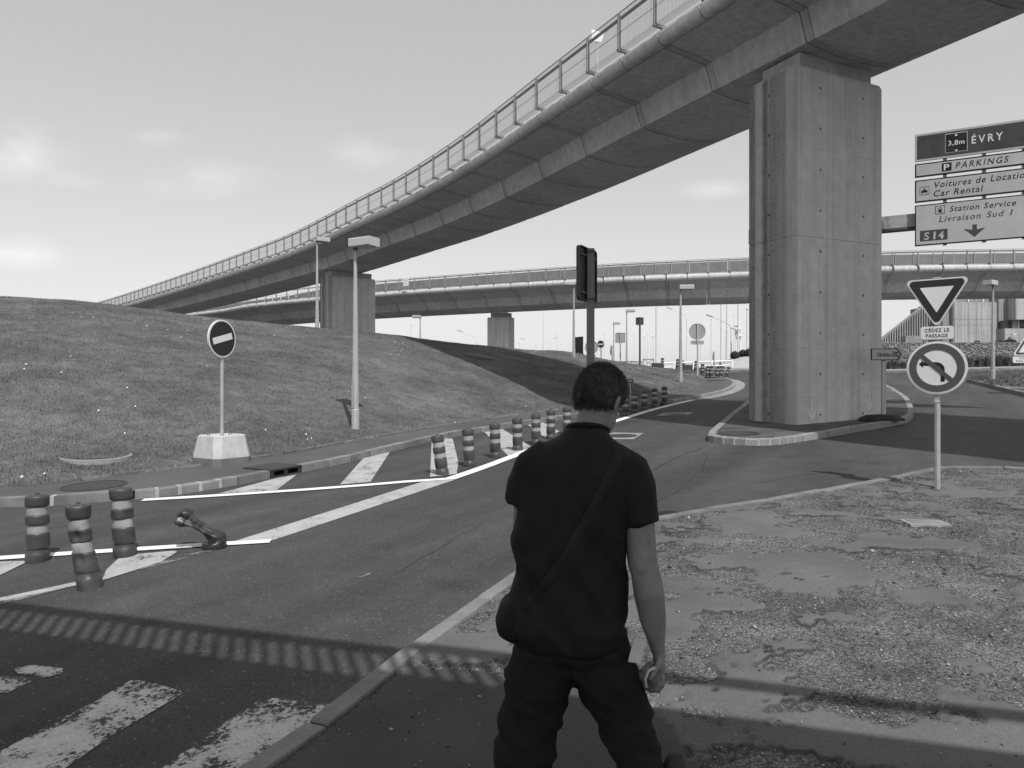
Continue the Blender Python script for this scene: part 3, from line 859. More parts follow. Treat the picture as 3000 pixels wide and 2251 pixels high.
manhole('manhole_cover', 'small dark manhole in a pale patch on the road below the far bollard row', 'manhole cover', (1978, 1214), 0.32, 0.0, [(1922, 1219), (1945, 1210), (2034, 1208), (2014, 1217)])
manhole('manhole_cover', 'round manhole cover in the footway behind the leftmost striped bollards', 'manhole cover', (276, 1424), 0.43, 0.11)
manhole('manhole_cover', 'round manhole cover on the traffic island in front of the big pier', 'manhole cover', (2165, 1271), 0.42, 0.115)
manhole('manhole_cover', 'round manhole cover at the far tip of the left footway', 'manhole cover', (2096, 1115), 0.5, 0.11)
x, y = U(2710, 1532, 0.062)
t = thing('utility_cover', 'small pale rectangular utility cover set in the worn pavement', 'cover', (x, y, g(x, y) + 0.06))
MB().box((0, 0, -0.004), (0.40, 0.26, 0.03), R(-4)).build('frame', M['cover_pale'], t, local=True)
MB().box((0, 0, 0.010), (0.31, 0.18, 0.012), R(-4)).build('lid', M['kerb_pale'], t, local=True)
# storm drain inlet let into the left kerb
a, b = np.array(dr0), np.array(dr1); c0 = (a + b) / 2; ang_ = math.atan2(b[1] - a[1], b[0] - a[0]); L_ = float(np.linalg.norm(b - a)); zc = g(*c0)
t = thing('storm_drain_inlet', 'dark cast iron kerb inlet with two openings beside the concrete block', 'drain inlet', (c0[0], c0[1], zc))
T = Matrix.Rotation(ang_, 4, 'Z') @ Matrix.Rotation(-math.atan(0.03), 4, 'Y')
MB().box((0, 0.32, 0.115), (L_ * 1.0, 0.66, 0.03), M=T).build('top_plate', M['cast_iron'], t, local=True)
mb = MB(); mb.box((0, 0.05, 0.005), (L_ - 0.02, 0.10, 0.03), M=T)
for s__ in (-1, 0, 1): mb.box((s__ * (L_ / 2 - 0.04), 0.05, 0.06), (0.07, 0.10, 0.09), M=T)
mb.build('front_frame', M['cast_iron'], t, local=True)
MB().box((0, 0.13, 0.05), (L_ - 0.03, 0.02, 0.12), M=T).build('opening_dark', M['hole_black'], t, local=True)  # black board painted in for the darkness inside the inlet
# ---- sealed and open cracks in the carriageway
plain('crack', 0.012, 0.9, 0.2, 9)
def crack(img, w0):
    pts_ = resample([U(*p) for p in img], 0.16); v = []
    for i, p in enumerate(pts_):
        t = pts_[min(i + 1, len(pts_) - 1)] - pts_[max(i - 1, 0)]; t = t / np.linalg.norm(t); nn = np.array([-t[1], t[0]])
        o_ = 0.07 * noise.noise(Vector((p[0] * 2.1, p[1] * 2.1, 1))) + 0.035 * noise.noise(Vector((p[0] * 7, p[1] * 7, 4)))
        w_ = w0 * (0.35 + abs(noise.noise(Vector((p[0] * 4, p[1] * 4, 9)))) * 1.6) * (0.15 if i in (0, len(pts_) - 1) else 1)
        for s__ in (-1, 1): q_ = p + nn * (o_ + s__ * w_); v.append((q_[0], q_[1], g(*q_) + 0.0035))
    MB().add(v, [(2 * i, 2 * i + 2, 2 * i + 3, 2 * i + 1) for i in range(len(pts_) - 1)]).build('crack', M['crack'], road)
for img, w0 in (([(2060, 1312), (1960, 1352), (1860, 1412), (1800, 1436)], 0.010), ([(0, 1572), (150, 1550), (300, 1528), (520, 1490)], 0.006), ([(700, 1500), (900, 1470), (1080, 1450)], 0.005),
                ([(2200, 1420), (2340, 1395), (2500, 1372)], 0.006), ([(1150, 1690), (1300, 1600), (1420, 1530)], 0.005), ([(1900, 1480), (1990, 1440), (2060, 1380), (2075, 1330)], 0.005)):
    crack(img, w0)
# dark tar patch by the pavement kerb
tp_ = [U(*p) for p in [(1925, 1502), (1950, 1496), (1985, 1500), (2002, 1508), (1990, 1516), (1945, 1520), (1925, 1514)]]
MB().add([(x, y, g(x, y) + 0.004) for x, y in tp_], [tuple(range(len(tp_)))]).build('tar_patch', M['crack'], road)
# ================================================================== VIADUCTS
def bridge(name, label, line, zs, sec, pipe, step, rail, parent_loc, right_screen=None, first_rail=0):
    """line: plan of the lower left web edge; zs: soffit level; sec: left half-section (offset, height)
    rail: list of stations (index range) that carry the open railing"""
    pts = resample(catmull(line, 10), step); n = len(pts)
    tan = []
    for i in range(n):
        t = pts[min(i + 1, n - 1)] - pts[max(i - 1, 0)]; tan.append(t / np.linalg.norm(t))
    root = thing(name, label, 'viaduct', parent_loc)
    def at(i, e, z):
        """station index may be fractional"""
        a = max(0, min(n - 2, int(math.floor(i)))); w = i - a
        p = pts[a] * (1 - w) + pts[a + 1] * w; t = tan[a] * (1 - w) + tan[a + 1] * w; t /= np.linalg.norm(t)
        return (p[0] + t[1] * e, p[1] - t[0] * e, zs + z)
    jw = 0.10 / step * 1.25
    for i in range(0, n - 2, 2):
        mb = MB(); mb.rings([[at(i + jw + (2 - 2 * jw) * k_, e, z) for e, z in sec] for k_ in (0, 0.5, 1)])
        mb.build('deck_segment', M['deck_concrete'] , root)
        if i:
            ins = [(e + (0.012 if e < 1 else -0.012), z + (0.012 if z < 0.6 else 0)) for e, z in sec]
            g_ = 0.026 / step
            MB().rings([[at(i - jw + g_, e, z) for e, z in ins], [at(i + jw - g_, e, z) for e, z in ins]]).build('joint_strip', M['joint_concrete'], root)
    # edge pipe, posts, wire panels: shared meshes
    r, pe, pz, pe2 = pipe
    seg = MB(); L = step - 0.035; Mx = Matrix.Rotation(R(-90), 4, 'X')
    seg.lathe([(r * 0.93, -L / 2), (r, -L / 2 + 0.02), (r, L / 2 - 0.02), (r * 0.93, L / 2)], 20, Mx)
    seg = seg.mesh('edge_pipe', 30); seg.materials.append(M['deck_concrete'])
    h = rail['h']; ox = rail['out']; fz = r + 0.03
    post = MB()
    post.box((-ox, 0, fz + h / 2), (0.06, rail['w'], h)); post.box((-ox + 0.04, 0, fz + h / 2), (0.02, rail['w'] * 1.5, h))
    post.box((-ox / 2 + 0.01, 0, fz + 0.035), (ox + 0.08, 0.075, 0.075)); post.box((0.0, 0, r - 0.01), (0.16, 0.075, 0.10))
    post = post.mesh('railing_post'); post.materials.append(M['rail_light'])
    pan = MB(); sp = rail['sp']; m = int(step / sp); rw = rail['wire']
    for q in range(1, m):
        y = -step / 2 + q * step / m + 0
        pan.box((-ox - 0.005, y, fz + h / 2 + 0.02), (rw, rw, h - 0.04)); pan.box((-ox / 2, y, fz + 0.075), (ox, rw, rw))
    for z in (0.44, 0.80): pan.box((-ox - 0.005, 0, fz + h * z + 0.05), (rw * (1.9 if z == 0.44 else 1), step, rw * (1.9 if z == 0.44 else 1)))
    for x in (0.25, 0.5, 0.75): pan.box((-ox * x, 0, fz + 0.078), (rw, step, rw))
    pan = pan.mesh('wire_panel'); pan.materials.append(M['wire'])
    hr = MB(); hr.box((-ox + 0.075, 0, fz + h - 0.085), (0.05, step - 0.02, 0.07)); hr.tube([(-ox, -step / 2, fz + h + 0.03), (-ox, step / 2, fz + h + 0.03)], 0.014, 6)
    hr = hr.mesh('handrail'); hr.materials.append(M['rail_dark'])
    up = MB(); up.box((0.10, 0, r + 0.02), (0.16, step - 0.01, 0.10)); up = up.mesh('upstand'); up.materials.append(M['deck_concrete'])
    px_, py_, pz_ = parent_loc
    for i in range(n - 1):
        for side, e in ((0, pe), (1, pe2)):
            x, y, z = at(i + 0.5, e, pz); t = tan[i]
            ang = math.atan2(t[1], t[0]) - math.pi / 2
            if side: ang += math.pi
            lo = (x - px_, y - py_, z - pz_)
            link('edge_pipe', seg, None, root, lo, (0, 0, ang))
            link('upstand', up, None, root, lo, (0, 0, ang))
            if i < first_rail: continue
            if not side or not right_screen:
                if side and i % 2: continue
                link('railing_post', post, None, root, (lambda q: (q[0] - px_, q[1] - py_, q[2] - pz_))(at(i, e, pz)), (0, 0, ang))
                link('handrail', hr, None, root, lo, (0, 0, ang))
                if not side: link('wire_panel', pan, None, root, lo, (0, 0, ang))
    if right_screen:
        hs, z0 = right_screen
        sc = MB(); sc.box((0, 0, hs / 2 + z0), (0.03, step - 0.05, hs - 0.1)); sc = sc.mesh('screen_panel'); sc.materials.append(M['screen_grey'])
        sp_ = MB(); sp_.box((-0.05, 0, hs / 2 + z0 + 0.03), (0.07, 0.06, hs + 0.06)); sp_ = sp_.mesh('screen_post'); sp_.materials.append(M['rail_light'])
        for i in range(n - 1):
            x, y, z = at(i + 0.5, pe2 - 0.3, pz); t = tan[i]; ang = math.atan2(t[1], t[0]) - math.pi / 2
            link('screen_panel', sc, None, root, (x - px_, y - py_, z - pz_), (0, 0, ang))
            x, y, z = at(i, pe2 - 0.3, pz)
            link('screen_post', sp_, None, root, (x - px_, y - py_, z - pz_), (0, 0, ang))
    return root, at

# near viaduct --------------------------------------------------------------
ZS1 = 9.5
line1 = [(20.75, -10.9), (15.2, -0.1), (10.3, 9.4), (6.42, 17.0), (4.80, 20.15), (2.66, 24.3), (-0.43, 30.3), (-4.08, 36.3), (-6.2, 39.3), (-12.5, 48.2), (-17.3, 54.0), (-24.4, 62.2), (-34.5, 73.5), (-48, 88), (-66, 106)]
def belly(w, d, n=7): return [(w * k_ / n, -d * math.sin(math.pi * k_ / n)) for k_ in range(1, n)]
W1 = 2.9
sec1 = [(-1.60, 1.12), (-1.60, 0.80), (-0.235, 0.645), (-0.22, 0.60), (0, 0)] + belly(W1, 0.11) + [(W1, 0), (W1 + 0.22, 0.60), (W1 + 0.235, 0.645), (W1 + 1.6, 0.80), (W1 + 1.6, 1.12)]
br1, at1 = bridge('viaduct', 'long curved concrete viaduct crossing the sky from upper right to the embankment', line1, ZS1, sec1, (0.20, -1.72, 0.99, W1 + 1.72), 1.53,
    dict(h=1.0, out=0.30, w=0.05, sp=0.05, wire=0.0055), (6.42, 17.0, ZS1), first_rail=2)
# far viaduct ---------------------------------------------------------------
ZS2 = 9.0
line2 = [(-62, 116), (-45, 98), (-33.8, 88.5), (-28, 82.6), (-20.6, 77.5), (-13.2, 73.2), (-5, 69.1), (2.9, 65.5), (10.6, 62.4), (17, 60.6), (29.3, 57.3), (37.4, 56.4), (52, 55.4), (70, 55)][::-1]
W2 = 4.4
sec2 = [(-1.9, 1.75), (-1.9, 1.30), (-0.5, 0.70), (-0.46, 0.66), (0, 0)] + belly(W2, 0.33) + [(W2, 0), (W2 + 0.46, 0.66), (W2 + 0.5, 0.70), (W2 + 1.9, 1.30), (W2 + 1.9, 1.75)]
br2, at2 = bridge('viaduct', 'far level viaduct with grey screens running behind the large pier', line2, ZS2, sec2, (0.27, -2.1, 1.5, W2 + 2.1), 1.68,
    dict(h=1.05, out=0.22, w=0.07, sp=0.12, wire=0.008), (0, 64, ZS2), right_screen=(2.35, 0.25))

# piers ---------------------------------------------------------------------
def pier(label, cx_, cy_, ang, w, d, z0, z1, zcap, mat, holes, joints, groove=True):
    t = thing('viaduct_pier', label, 'pier', (cx_, cy_, z0), 0)
    t.rotation_euler = (0, 0, ang)
    r = 0.09; hw, hd = w / 2, d / 2
    def sec(ins):
        o = []
        for sx_, sy_, a0 in ((1, -1, -90), (1, 1, 0), (-1, 1, 90), (-1, -1, 180)):
            for k_ in range(5):
                a = R(a0 + 90 * k_ / 4); o.append((sx_ * (hw - r) + (r - ins) * math.cos(a), sy_ * (hd - r) + (r - ins) * math.sin(a)))
            if groove and (sx_, sy_) == (-1, 1):
                for yy, dd in ((0.18, 0), (0.15, 0.05), (0.06, 0.05), (0.03, 0)): o.append((-hw + dd + ins, yy))
            if groove and (sx_, sy_) == (1, -1):
                for yy, dd in ((-0.06, 0), (-0.03, 0.05), (0.07, 0.05), (0.10, 0)): o.append((hw - dd - ins, yy))
        return o
    H = z1 - z0
    zsn = [(-0.6, 0)]
    for j in joints: zsn += [(j - 0.012, 0), (j - 0.004, 0.012 if 4 < j < 5 else 0.005), (j + 0.004, 0.012 if 4 < j < 5 else 0.005), (j + 0.012, 0)]
    zsn += [(H - 0.10, 0), (H, 0.05)]
    mb = MB(); mb.rings([[(x, y, z) for x, y in sec(ins)] for z, ins in zsn])
    body = mb.build('shaft', mat, t, 25, local=True)
    if holes:
        cut_ = MB()
        for x, y, z, ax in holes:
            Tm = Matrix.Translation((x, y, z)) @ Matrix.Rotation(R(90), 4, 'X' if ax == 'y' else 'Y')
            cut_.lathe([(0.034, -0.10), (0.034, 0.10)], 10, Tm)
        co = link('cutter', cut_.mesh('cutter'), None, t); bpy.context.view_layer.update()
        md = body.modifiers.new('holes', 'BOOLEAN'); md.object = co; md.solver = 'EXACT'; md.operation = 'DIFFERENCE'
        dg = bpy.context.evaluated_depsgraph_get(); ev = body.evaluated_get(dg)
        me = bpy.data.meshes.new_from_object(ev); body.modifiers.clear(); body.data = me
        me.shade_smooth(); me.set_sharp_from_angle(angle=R(25))
        if not me.materials: me.materials.append(mat)
        bpy.data.objects.remove(co)
    b = MB(); b.box((0.05, 0, H + (zcap - H) / 2), (w - 0.55, d - 0.35, zcap - H)); b.build('bearing_plinth', M['joint_concrete'], t, local=True)
    return t
hs = []
for i in range(9):
    z = 0.22 + 0.954 * i
    for x in (-0.68, 0.76): hs.append((x, -0.7575, z + (0.0 if x < 0 else 0.0), 'y'))
    hs.append((-1.475 + 0.05, 0.105, z, 'x'))
zb = 0.76
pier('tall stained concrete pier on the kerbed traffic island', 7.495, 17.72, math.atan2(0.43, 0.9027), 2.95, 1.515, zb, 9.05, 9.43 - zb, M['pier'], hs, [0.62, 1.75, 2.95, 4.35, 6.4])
gx1, gy1 = -11.45, 50.0
pier('concrete pier standing on the crest of the grass embankment', gx1, gy1, math.atan2(0.58, 0.81), 3.5, 1.5, 3.9, 9.05, 9.43 - 3.9, M['pier'], [(x, -0.75, 0.9 + 1.15 * i, 'y') for i in range(4) for x in (-0.55, 0.65)], [1.4, 3.2])
pier('slim pale pier under the far viaduct above the embankment', -1.1, 70.8, math.atan2(-0.40, 0.91), 2.3, 1.5, 2.0, 8.25, 8.68 - 2.0, M['hazed_concrete'], [], [3.0], False)

# walkway bridge overhead, out of frame behind the camera: its balustrade casts the railing shadow in the foreground
dirx, diry = 0.952, -0.306
ang = math.atan2(diry, dirx)
ZW = 5.3
ex, ey = 0.75, 0.72      # a point of its front edge in plan
t = thing('footbridge', 'concrete walkway bridge with upright balusters overhead, shading the foreground', 'footbridge', (ex, ey, ZW), 0)
t.rotation_euler = (0, 0, ang)
MB().box((0, -1.75, -0.18), (44, 3.5, 0.36)).build('deck', M['deck_concrete'], t, local=True)
MB().box((0, -0.05, 0.80), (44, 0.09, 0.09)).build('handrail', M['rail_light'], t, local=True)
MB().box((0, -3.45, 0.80), (44, 0.09, 0.09)).build('handrail', M['rail_light'], t, local=True)
bal = MB(); bal.box((0, 0, 0.40), (0.038, 0.038, 0.80)); bal = bal.mesh('baluster'); bal.materials.append(M['rail_light'])
for i in range(76):
    link('baluster', bal, None, t, (-9.0 + i * 0.128, -0.05, 0))
for i in range(4): link('baluster', bal, None, t, (4.6 + i * 2.6, -0.05, 0))
cl_ = MB(); cl_.rings([[(x * s_, y * s_, z) for x, y in ((-0.3, -0.3), (0.3, -0.3), (0.3, 0.3), (-0.3, 0.3))] for z, s_ in ((-7.2, 1), (-0.36, 0.9))])
cl_ = cl_.mesh('column'); cl_.materials.append(M['deck_concrete'])
for xx in (-18, 6.5, 18): link('column', cl_, None, t, (xx, -2.6, 0))
# ================================================================== OBJECTS
def text(body, x0, x1, zb, cap, mat, parent, y=-0.002, shear=0.0, bold=0.0, name='lettering', spacing=1.0):
    cu = bpy.data.curves.new('txt', 'FONT'); cu.body = body; cu.size = 1.0; cu.shear = shear; cu.offset = bold; cu.space_character = spacing; cu.resolution_u = 3
    o = bpy.data.objects.new('txt', cu); COL.objects.link(o)
    dg = bpy.context.evaluated_depsgraph_get(); me = bpy.data.meshes.new_from_object(o.evaluated_get(dg))
    bpy.data.objects.remove(o)
    xs_ = [v.co.x for v in me.vertices]; a, b = min(xs_), max(xs_)
    sx_ = (x1 - x0) / (b - a); sz_ = cap / 0.70
    for v in me.vertices: v.co = Vector((x0 + (v.co.x - a) * sx_, y, zb + v.co.y * sz_))
    me.name = name
    me.materials.clear()
    return link(name, me, mat, parent)
def plate(parent, name, poly, y0, y1, mat):
    """flat plate in the local x-z plane, y0 front (towards -y), y1 back"""
    Mt = Matrix(((1, 0, 0, 0), (0, 0, -1, 0), (0, 1, 0, 0), (0, 0, 0, 1)))
    return MB().prism(poly, -y1, -y0, Mt).build(name, mat, parent, local=True)
def circ(r, n=40, cx_=0, cz_=0): return [(cx_ + r * math.cos(2 * math.pi * i / n), cz_ + r * math.sin(2 * math.pi * i / n)) for i in range(n)]
def rrect(x0, x1, z0, z1, r, n=4):
    o = []
    for cx_, cz_, a0 in ((x1 - r, z0 + r, -90), (x1 - r, z1 - r, 0), (x0 + r, z1 - r, 90), (x0 + r, z0 + r, 180)):
        for k_ in range(n + 1): a = R(a0 + 90 * k_ / n); o.append((cx_ + r * math.cos(a), cz_ + r * math.sin(a)))
    return o
def rpoly(corners, r, n=5):
    """polygon (counter-clockwise) with rounded corners"""
    o = []; m = len(corners)
    for i in range(m):
        p0, p1, p2 = (Vector(corners[(i + d) % m]) for d in (-1, 0, 1))
        a = (p0 - p1).normalized(); b = (p2 - p1).normalized(); half = a.angle(b) / 2; d = r / math.tan(half)
        c_ = p1 + (a + b).normalized() * (r / math.sin(half)); s_ = p1 + a * d - c_; e = p1 + b * d - c_
        a0 = math.atan2(s_.y, s_.x); a1 = math.atan2(e.y, e.x)
        while a1 < a0: a1 += 2 * math.pi
        for k_ in range(n + 1): t_ = a0 + (a1 - a0) * k_ / n; o.append((c_.x + r * math.cos(t_), c_.y + r * math.sin(t_)))
    return o
def frame_strip(parent, name, outer, inner, y0, y1, mat):
    n = len(outer); rs = []
    for pl, y in ((outer, y0), (outer, y1), (inner, y1), (inner, y0)): rs.append([(x, y, z) for x, z in pl])
    return MB().rings(rs, close=True).build(name, mat, parent, local=True)

# ---- give-way and no-left-turn post on the foreground pavement
x, y = U(2745, 1430, 0.062); zb = g(x, y) + 0.05
def zat(py, Y): return EYE - (py - CY) / F * Y
sg = thing('road_sign', 'give way triangle above a round no left turn sign on a grey post', 'road sign', (x, y, zb), R(-38))
zr = lambda py: zat(py, y) - zb
MB().tube([(0, 0.035, -0.2), (0, 0.035, zr(812))], (0.034), 8).build('post', M['galv'], sg, 20, local=True)
S = 0.73; zt = zr(817)
tri = lambda s_: rpoly([(-s_ / 2, 0.0), (0, -s_ * 0.866), (s_ / 2, 0.0)], 0.045)
def tri_at(s_): 
    off = (S - s_) * 0.2887
    return [(px_, pz_ + zt - off) for px_, pz_ in tri(s_)]
p = plate(sg, 'give_way_triangle', tri_at(S), -0.03, -0.008, M['sign_edge'])
plate(p, 'triangle_border', tri_at(S - 0.062), -0.033, -0.028, M['sign_red_dark'])
s2 = 0.375; off = (S - s2) * 0.2887
plate(p, 'triangle_field', [(px_, pz_ + zt - off - 0.005) for px_, pz_ in rpoly([(-s2 / 2, 0), (0, -s2 * 0.866), (s2 / 2, 0)], 0.004, 2)], -0.035, -0.032, M['sign_white'])
MB().box((0, 0.01, zt + 0.012), (0.085, 0.05, 0.012)).build('top_bracket', M['galv'], sg, local=True)
z0_, z1_ = zr(996), zr(957)
p = plate(sg, 'text_panel', rrect(-0.18, 0.185, z0_, z1_, 0.03), -0.03, -0.008, M['sign_edge'])
plate(p, 'panel_face', rrect(-0.172, 0.177, z0_ + 0.008, z1_ - 0.008, 0.024), -0.033, -0.029, M['sign_white'])
text('CÉDEZ LE', -0.132, 0.137, z0_ + 0.098, 0.043, M['sign_black'], p, -0.0345, bold=0.018, spacing=1.15)
text('PASSAGE', -0.118, 0.122, z0_ + 0.030, 0.043, M['sign_black'], p, -0.0345, bold=0.018, spacing=1.15)
zc_ = zr(1078); rr = 0.335
p = plate(sg, 'no_left_turn_disc', circ(rr, 56, 0, zc_), -0.034, -0.008, M['sign_edge'])
plate(p, 'disc_face', circ(rr - 0.012, 56, 0, zc_), -0.037, -0.033, M['sign_white'])
frame_strip(p, 'prohibition_ring', circ(rr - 0.028, 56, 0, zc_), circ(0.222, 56, 0, zc_), -0.0405, -0.0365, M['sign_red'])
arc1 = [(-0.005 + 0.094 * math.cos(R(a)), -0.023 + 0.094 * math.sin(R(a))) for a in range(0, 91, 10)]
arc2 = [(-0.005 + 0.050 * math.cos(R(a)), -0.023 + 0.050 * math.sin(R(a))) for a in range(90, -1, -10)]
arrow = [(0.045, -0.175), (0.089, -0.175)] + arc1 + [(-0.15, 0.071), (-0.15, 0.094), (-0.195, 0.049), (-0.15, 0.004), (-0.15, 0.027)] + arc2
plate(p, 'arrow', [(a, b + zc_) for a, b in arrow], -0.0395, -0.0365, M['sign_black'])
d_ = 0.0275 / math.sqrt(2)
plate(p, 'diagonal_bar', [(-0.165 + d_, 0.150 + d_ + zc_), (-0.165 - d_, 0.150 - d_ + zc_), (0.165 - d_, -0.160 - d_ + zc_), (0.165 + d_, -0.160 + d_ + zc_)], -0.043, -0.0368, M['sign_red'])
plate(sg, 'sticker', rrect(-0.028, 0.028, zr(1178), zr(1165), 0.002), -0.004, 0.004, M['sign_white'])

# ---- no entry sign in its concrete block on the verge
ps = on_hill(650, 1350); bx_, by_, bz_ = ps
ne = thing('no_entry_sign', 'leaning no entry sign standing in a pale concrete block on the grass verge', 'road sign', (bx_, by_, bz_ - 0.03), 0)
def ring8(hw, hd, c_, z): return [(-hw + c_, -hd, z), (hw - c_, -hd, z), (hw, -hd + c_, z), (hw, hd - c_, z), (hw - c_, hd, z), (-hw + c_, hd, z), (-hw, hd - c_, z), (-hw, -hd + c_, z)]
bt = Matrix.Rotation(R(-32), 4, 'Z')
MB().rings([[bt @ Vector(q) for q in ring8(0.37, 0.37, 0.10, z)] for z in (-0.05, 0.10)]).build('block_foot', M['block_foot'], ne, local=True)
MB().rings([[bt @ Vector(q) for q in ring8(a, a, 0.10, z)] for a, z in ((0.37, 0.101), (0.365, 0.14), (0.315, 0.47), (0.30, 0.482), (0.255, 0.478), (0.25, 0.46))]).build('concrete_block', M['block_concrete'], ne, local=True)
MB().tube([(0, 0, 0.40), (0, 0, 2.42)], 0.031, 8).build('post', M['galv'], ne, 20, local=True)
for sx_ in (-1, 1):
    MB().tube([(sx_ * 0.14 + 0.03 * math.cos(R(a)), -0.1 + sx_ * 0.12, 0.455 + 0.055 * math.sin(R(a))) for a in range(0, 181, 30)], 0.007, 6).build('lifting_loop', M['rail_dark'], ne, 30, local=True)
dv = bpy.data.objects.new('disc_mount', None)
Tm = Matrix.Translation((0, -0.035, 2.14)) @ Matrix.Rotation(R(70), 4, 'Z') @ Matrix.Rotation(R(-15), 4, 'Y')
bpy.data.objects.remove(dv)
Mt = Matrix(((1, 0, 0, 0), (0, 0, -1, 0), (0, 1, 0, 0), (0, 0, 0, 1)))
dsc = MB().prism(circ(0.325, 48), 0.0, 0.03, Tm @ Mt).build('disc', M['sign_edge'], ne, 40, local=True)
MB().prism(circ(0.298, 48), 0.03, 0.034, Tm @ Mt).build('disc_field', M['sign_red_dark'], dsc, local=True)
MB().prism([(-0.235, -0.055), (0.235, -0.055), (0.235, 0.055), (-0.235, 0.055)], 0.034, 0.037, Tm @ Mt).build('white_bar', M['sign_white'], dsc, local=True)

# ---- diversion arrow sign beside the big pier
y = 16.9; x = (2582 - CX) / F * y; z = g(x, y) + 0.118
dv = thing('diversion_sign', 'grey arrow sign reading Déviation S14 on a rubber foot beside the pier', 'road sign', (x, y, z), R(-6))
MB().rings([[(a * sx_, b * sy_, zz_) for sx_, sy_ in ((-1, -0.35), (-0.5, -1), (0.5, -1), (1, -0.35), (1, 0.35), (0.5, 1), (-0.5, 1), (-1, 0.35))] for a, b, zz_ in ((0.50, 0.24, 0.0), (0.49, 0.235, 0.05), (0.34, 0.16, 0.13), (0.12, 0.10, 0.15))]).build('rubber_foot', M['rubber'], dv, local=True)
MB().box((0.05, 0, 0.85), (0.085, 0.085, 1.5)).build('post', M['galv'], dv, local=True)
zz0 = zat(1056, y) - z; zz1 = zat(1022, y) - z; zm_ = (zz0 + zz1) / 2
x0_ = (2550 - CX) / F * y - x; x1_ = (2635 - CX) / F * y - x
arr = [(x0_, zz0), (x1_ - 0.09, zz0), (x1_, zm_), (x1_ - 0.09, zz1), (x0_, zz1)]
p = plate(dv, 'arrow_panel', arr, -0.085, -0.05, M['sign_black'])
plate(p, 'panel_face', [(x0_ + 0.018, zz0 + 0.018), (x1_ - 0.115, zz0 + 0.018), (x1_ - 0.035, zm_), (x1_ - 0.115, zz1 - 0.018), (x0_ + 0.018, zz1 - 0.018)], -0.088, -0.084, M['sign_grey'])
text('Déviation', x0_ + 0.12, x0_ + 0.455, zm_ - 0.05, 0.088, M['sign_black'], p, -0.0895, shear=0.12, bold=0.025)
plate(p, 'route_box', [(x0_ + 0.475, zm_ - 0.055), (x0_ + 0.61, zm_ - 0.055), (x0_ + 0.61, zm_ + 0.06), (x0_ + 0.475, zm_ + 0.06)], -0.0895, -0.0875, M['sign_black'])
text('S14', x0_ + 0.485, x0_ + 0.60, zm_ - 0.042, 0.088, M['sign_grey'], p, -0.091, shear=0.1, bold=0.012)

# ---- gantry direction sign at the right
GX, GY, GA = 11.24, 20.0, math.atan2(-0.48, 0.877)
def GZ(zx, zy):
    """spot of the sign face (metres along it, height) for a place in the photograph's enlargement"""
    px, py = 2600 + zx / 3.6075, 300 + zy / 3.6075
    k_ = (px - CX) / F; u = (GY * k_ - GX) / (0.877 + 0.48 * k_); Yd = GY - 0.48 * u
    return u, EYE - (py - CY) / F * Yd
gs = thing('gantry_sign', 'large stack of direction panels on a cantilever gantry beyond the pier', 'direction sign', (GX, GY, 0), GA)
UW = 4.3
def panel(zl0, zl1, name, border, face, bw=0.05):
    za = GZ(290, zl1)[1]; zb_ = GZ(290, zl0)[1]
    p = plate(gs, name, [(0, za), (UW, za), (UW, zb_), (0, zb_)], -0.06, 0.0, border)
    plate(p, 'panel_face', [(bw, za + bw), (UW - bw, za + bw), (UW - bw, zb_ - bw), (bw, zb_ - bw)], -0.064, -0.058, face)
    return p, za, zb_
def gtext(body, zx0, zx1, zyb, zyt, mat, p, shear=0.22, bold=0.008, y=-0.0665, spacing=1.15):
    u0, zb_ = GZ(zx0, zyb); u1 = GZ(zx1, zyb)[0]; zt_ = GZ(zx0, zyt)[1]
    return text(body, u0, u1, zb_, zt_ - zb_, mat, p, y, shear, bold, spacing=spacing)
def gbox(zx0, zx1, zy0, zy1, mat, p, name, y=-0.0665):
    u0, zt_ = GZ(zx0, zy0); u1 = GZ(zx1, zy0)[0]; zb_ = GZ(zx0, zy1)[1]
    return plate(p, name, [(u0, zb_), (u1, zb_), (u1, zt_), (u0, zt_)], y, -0.063, mat)
pA, _, _ = panel(353, 637, 'town_panel', M['sign_grey'], M['sign_blue'], 0.055)
gbox(608, 845, 345, 548, M['sign_grey'], pA, 'height_limit_border')
b_ = gbox(615, 838, 352, 541, M['sign_red_dark'], pA, 'height_limit_box', -0.069)
gtext('3,8m', 642, 812, 467, 418, M['sign_white'], pA, 0.0, 0.012, -0.071, 1.1)
for zx, zy, s_ in ((724, 350, 1), (726, 520, -1)):
    u, zz_ = GZ(zx, zy); plate(pA, 'height_arrow', [(u - 0.04, zz_ - 0.03 * s_), (u + 0.04, zz_ - 0.03 * s_), (u, zz_ + 0.03 * s_)][::s_], -0.0715, -0.068, M['sign_white'])
gtext('ÉVRY', 888, 1218, 446, 366, M['sign_white'], pA, 0.0, 0.012, -0.0665, 1.4)
pB, _, _ = panel(663, 803, 'parking_panel', M['sign_black'], M['sign_grey'], 0.035)
gbox(573, 676, 654, 740, M['sign_black'], pB, 'parking_symbol')
gtext('P', 594, 655, 725, 665, M['sign_white'], pB, 0, 0.02, -0.069)
gtext('PARKINGS', 718, 1280, 706, 643, M['sign_black'], pB, spacing=1.3)
pC, _, _ = panel(836, 1068, 'car_rental_panel', M['sign_black'], M['sign_grey'], 0.035)
gtext('Voitures de Location', 495, 1510, 910, 846, M['sign_black'], pC)
gtext('Car Rental', 488, 1010, 1003, 940, M['sign_black'], pC)
gbox(340, 440, 904, 990, M['sign_black'], pC, 'car_symbol_frame'); gbox(345, 435, 909, 985, M['sign_grey'], pC, 'car_symbol_field', -0.0675)
gbox(356, 424, 944, 966, M['sign_black'], pC, 'car_body', -0.0685); gbox(372, 410, 930, 945, M['sign_black'], pC, 'car_roof', -0.0685)
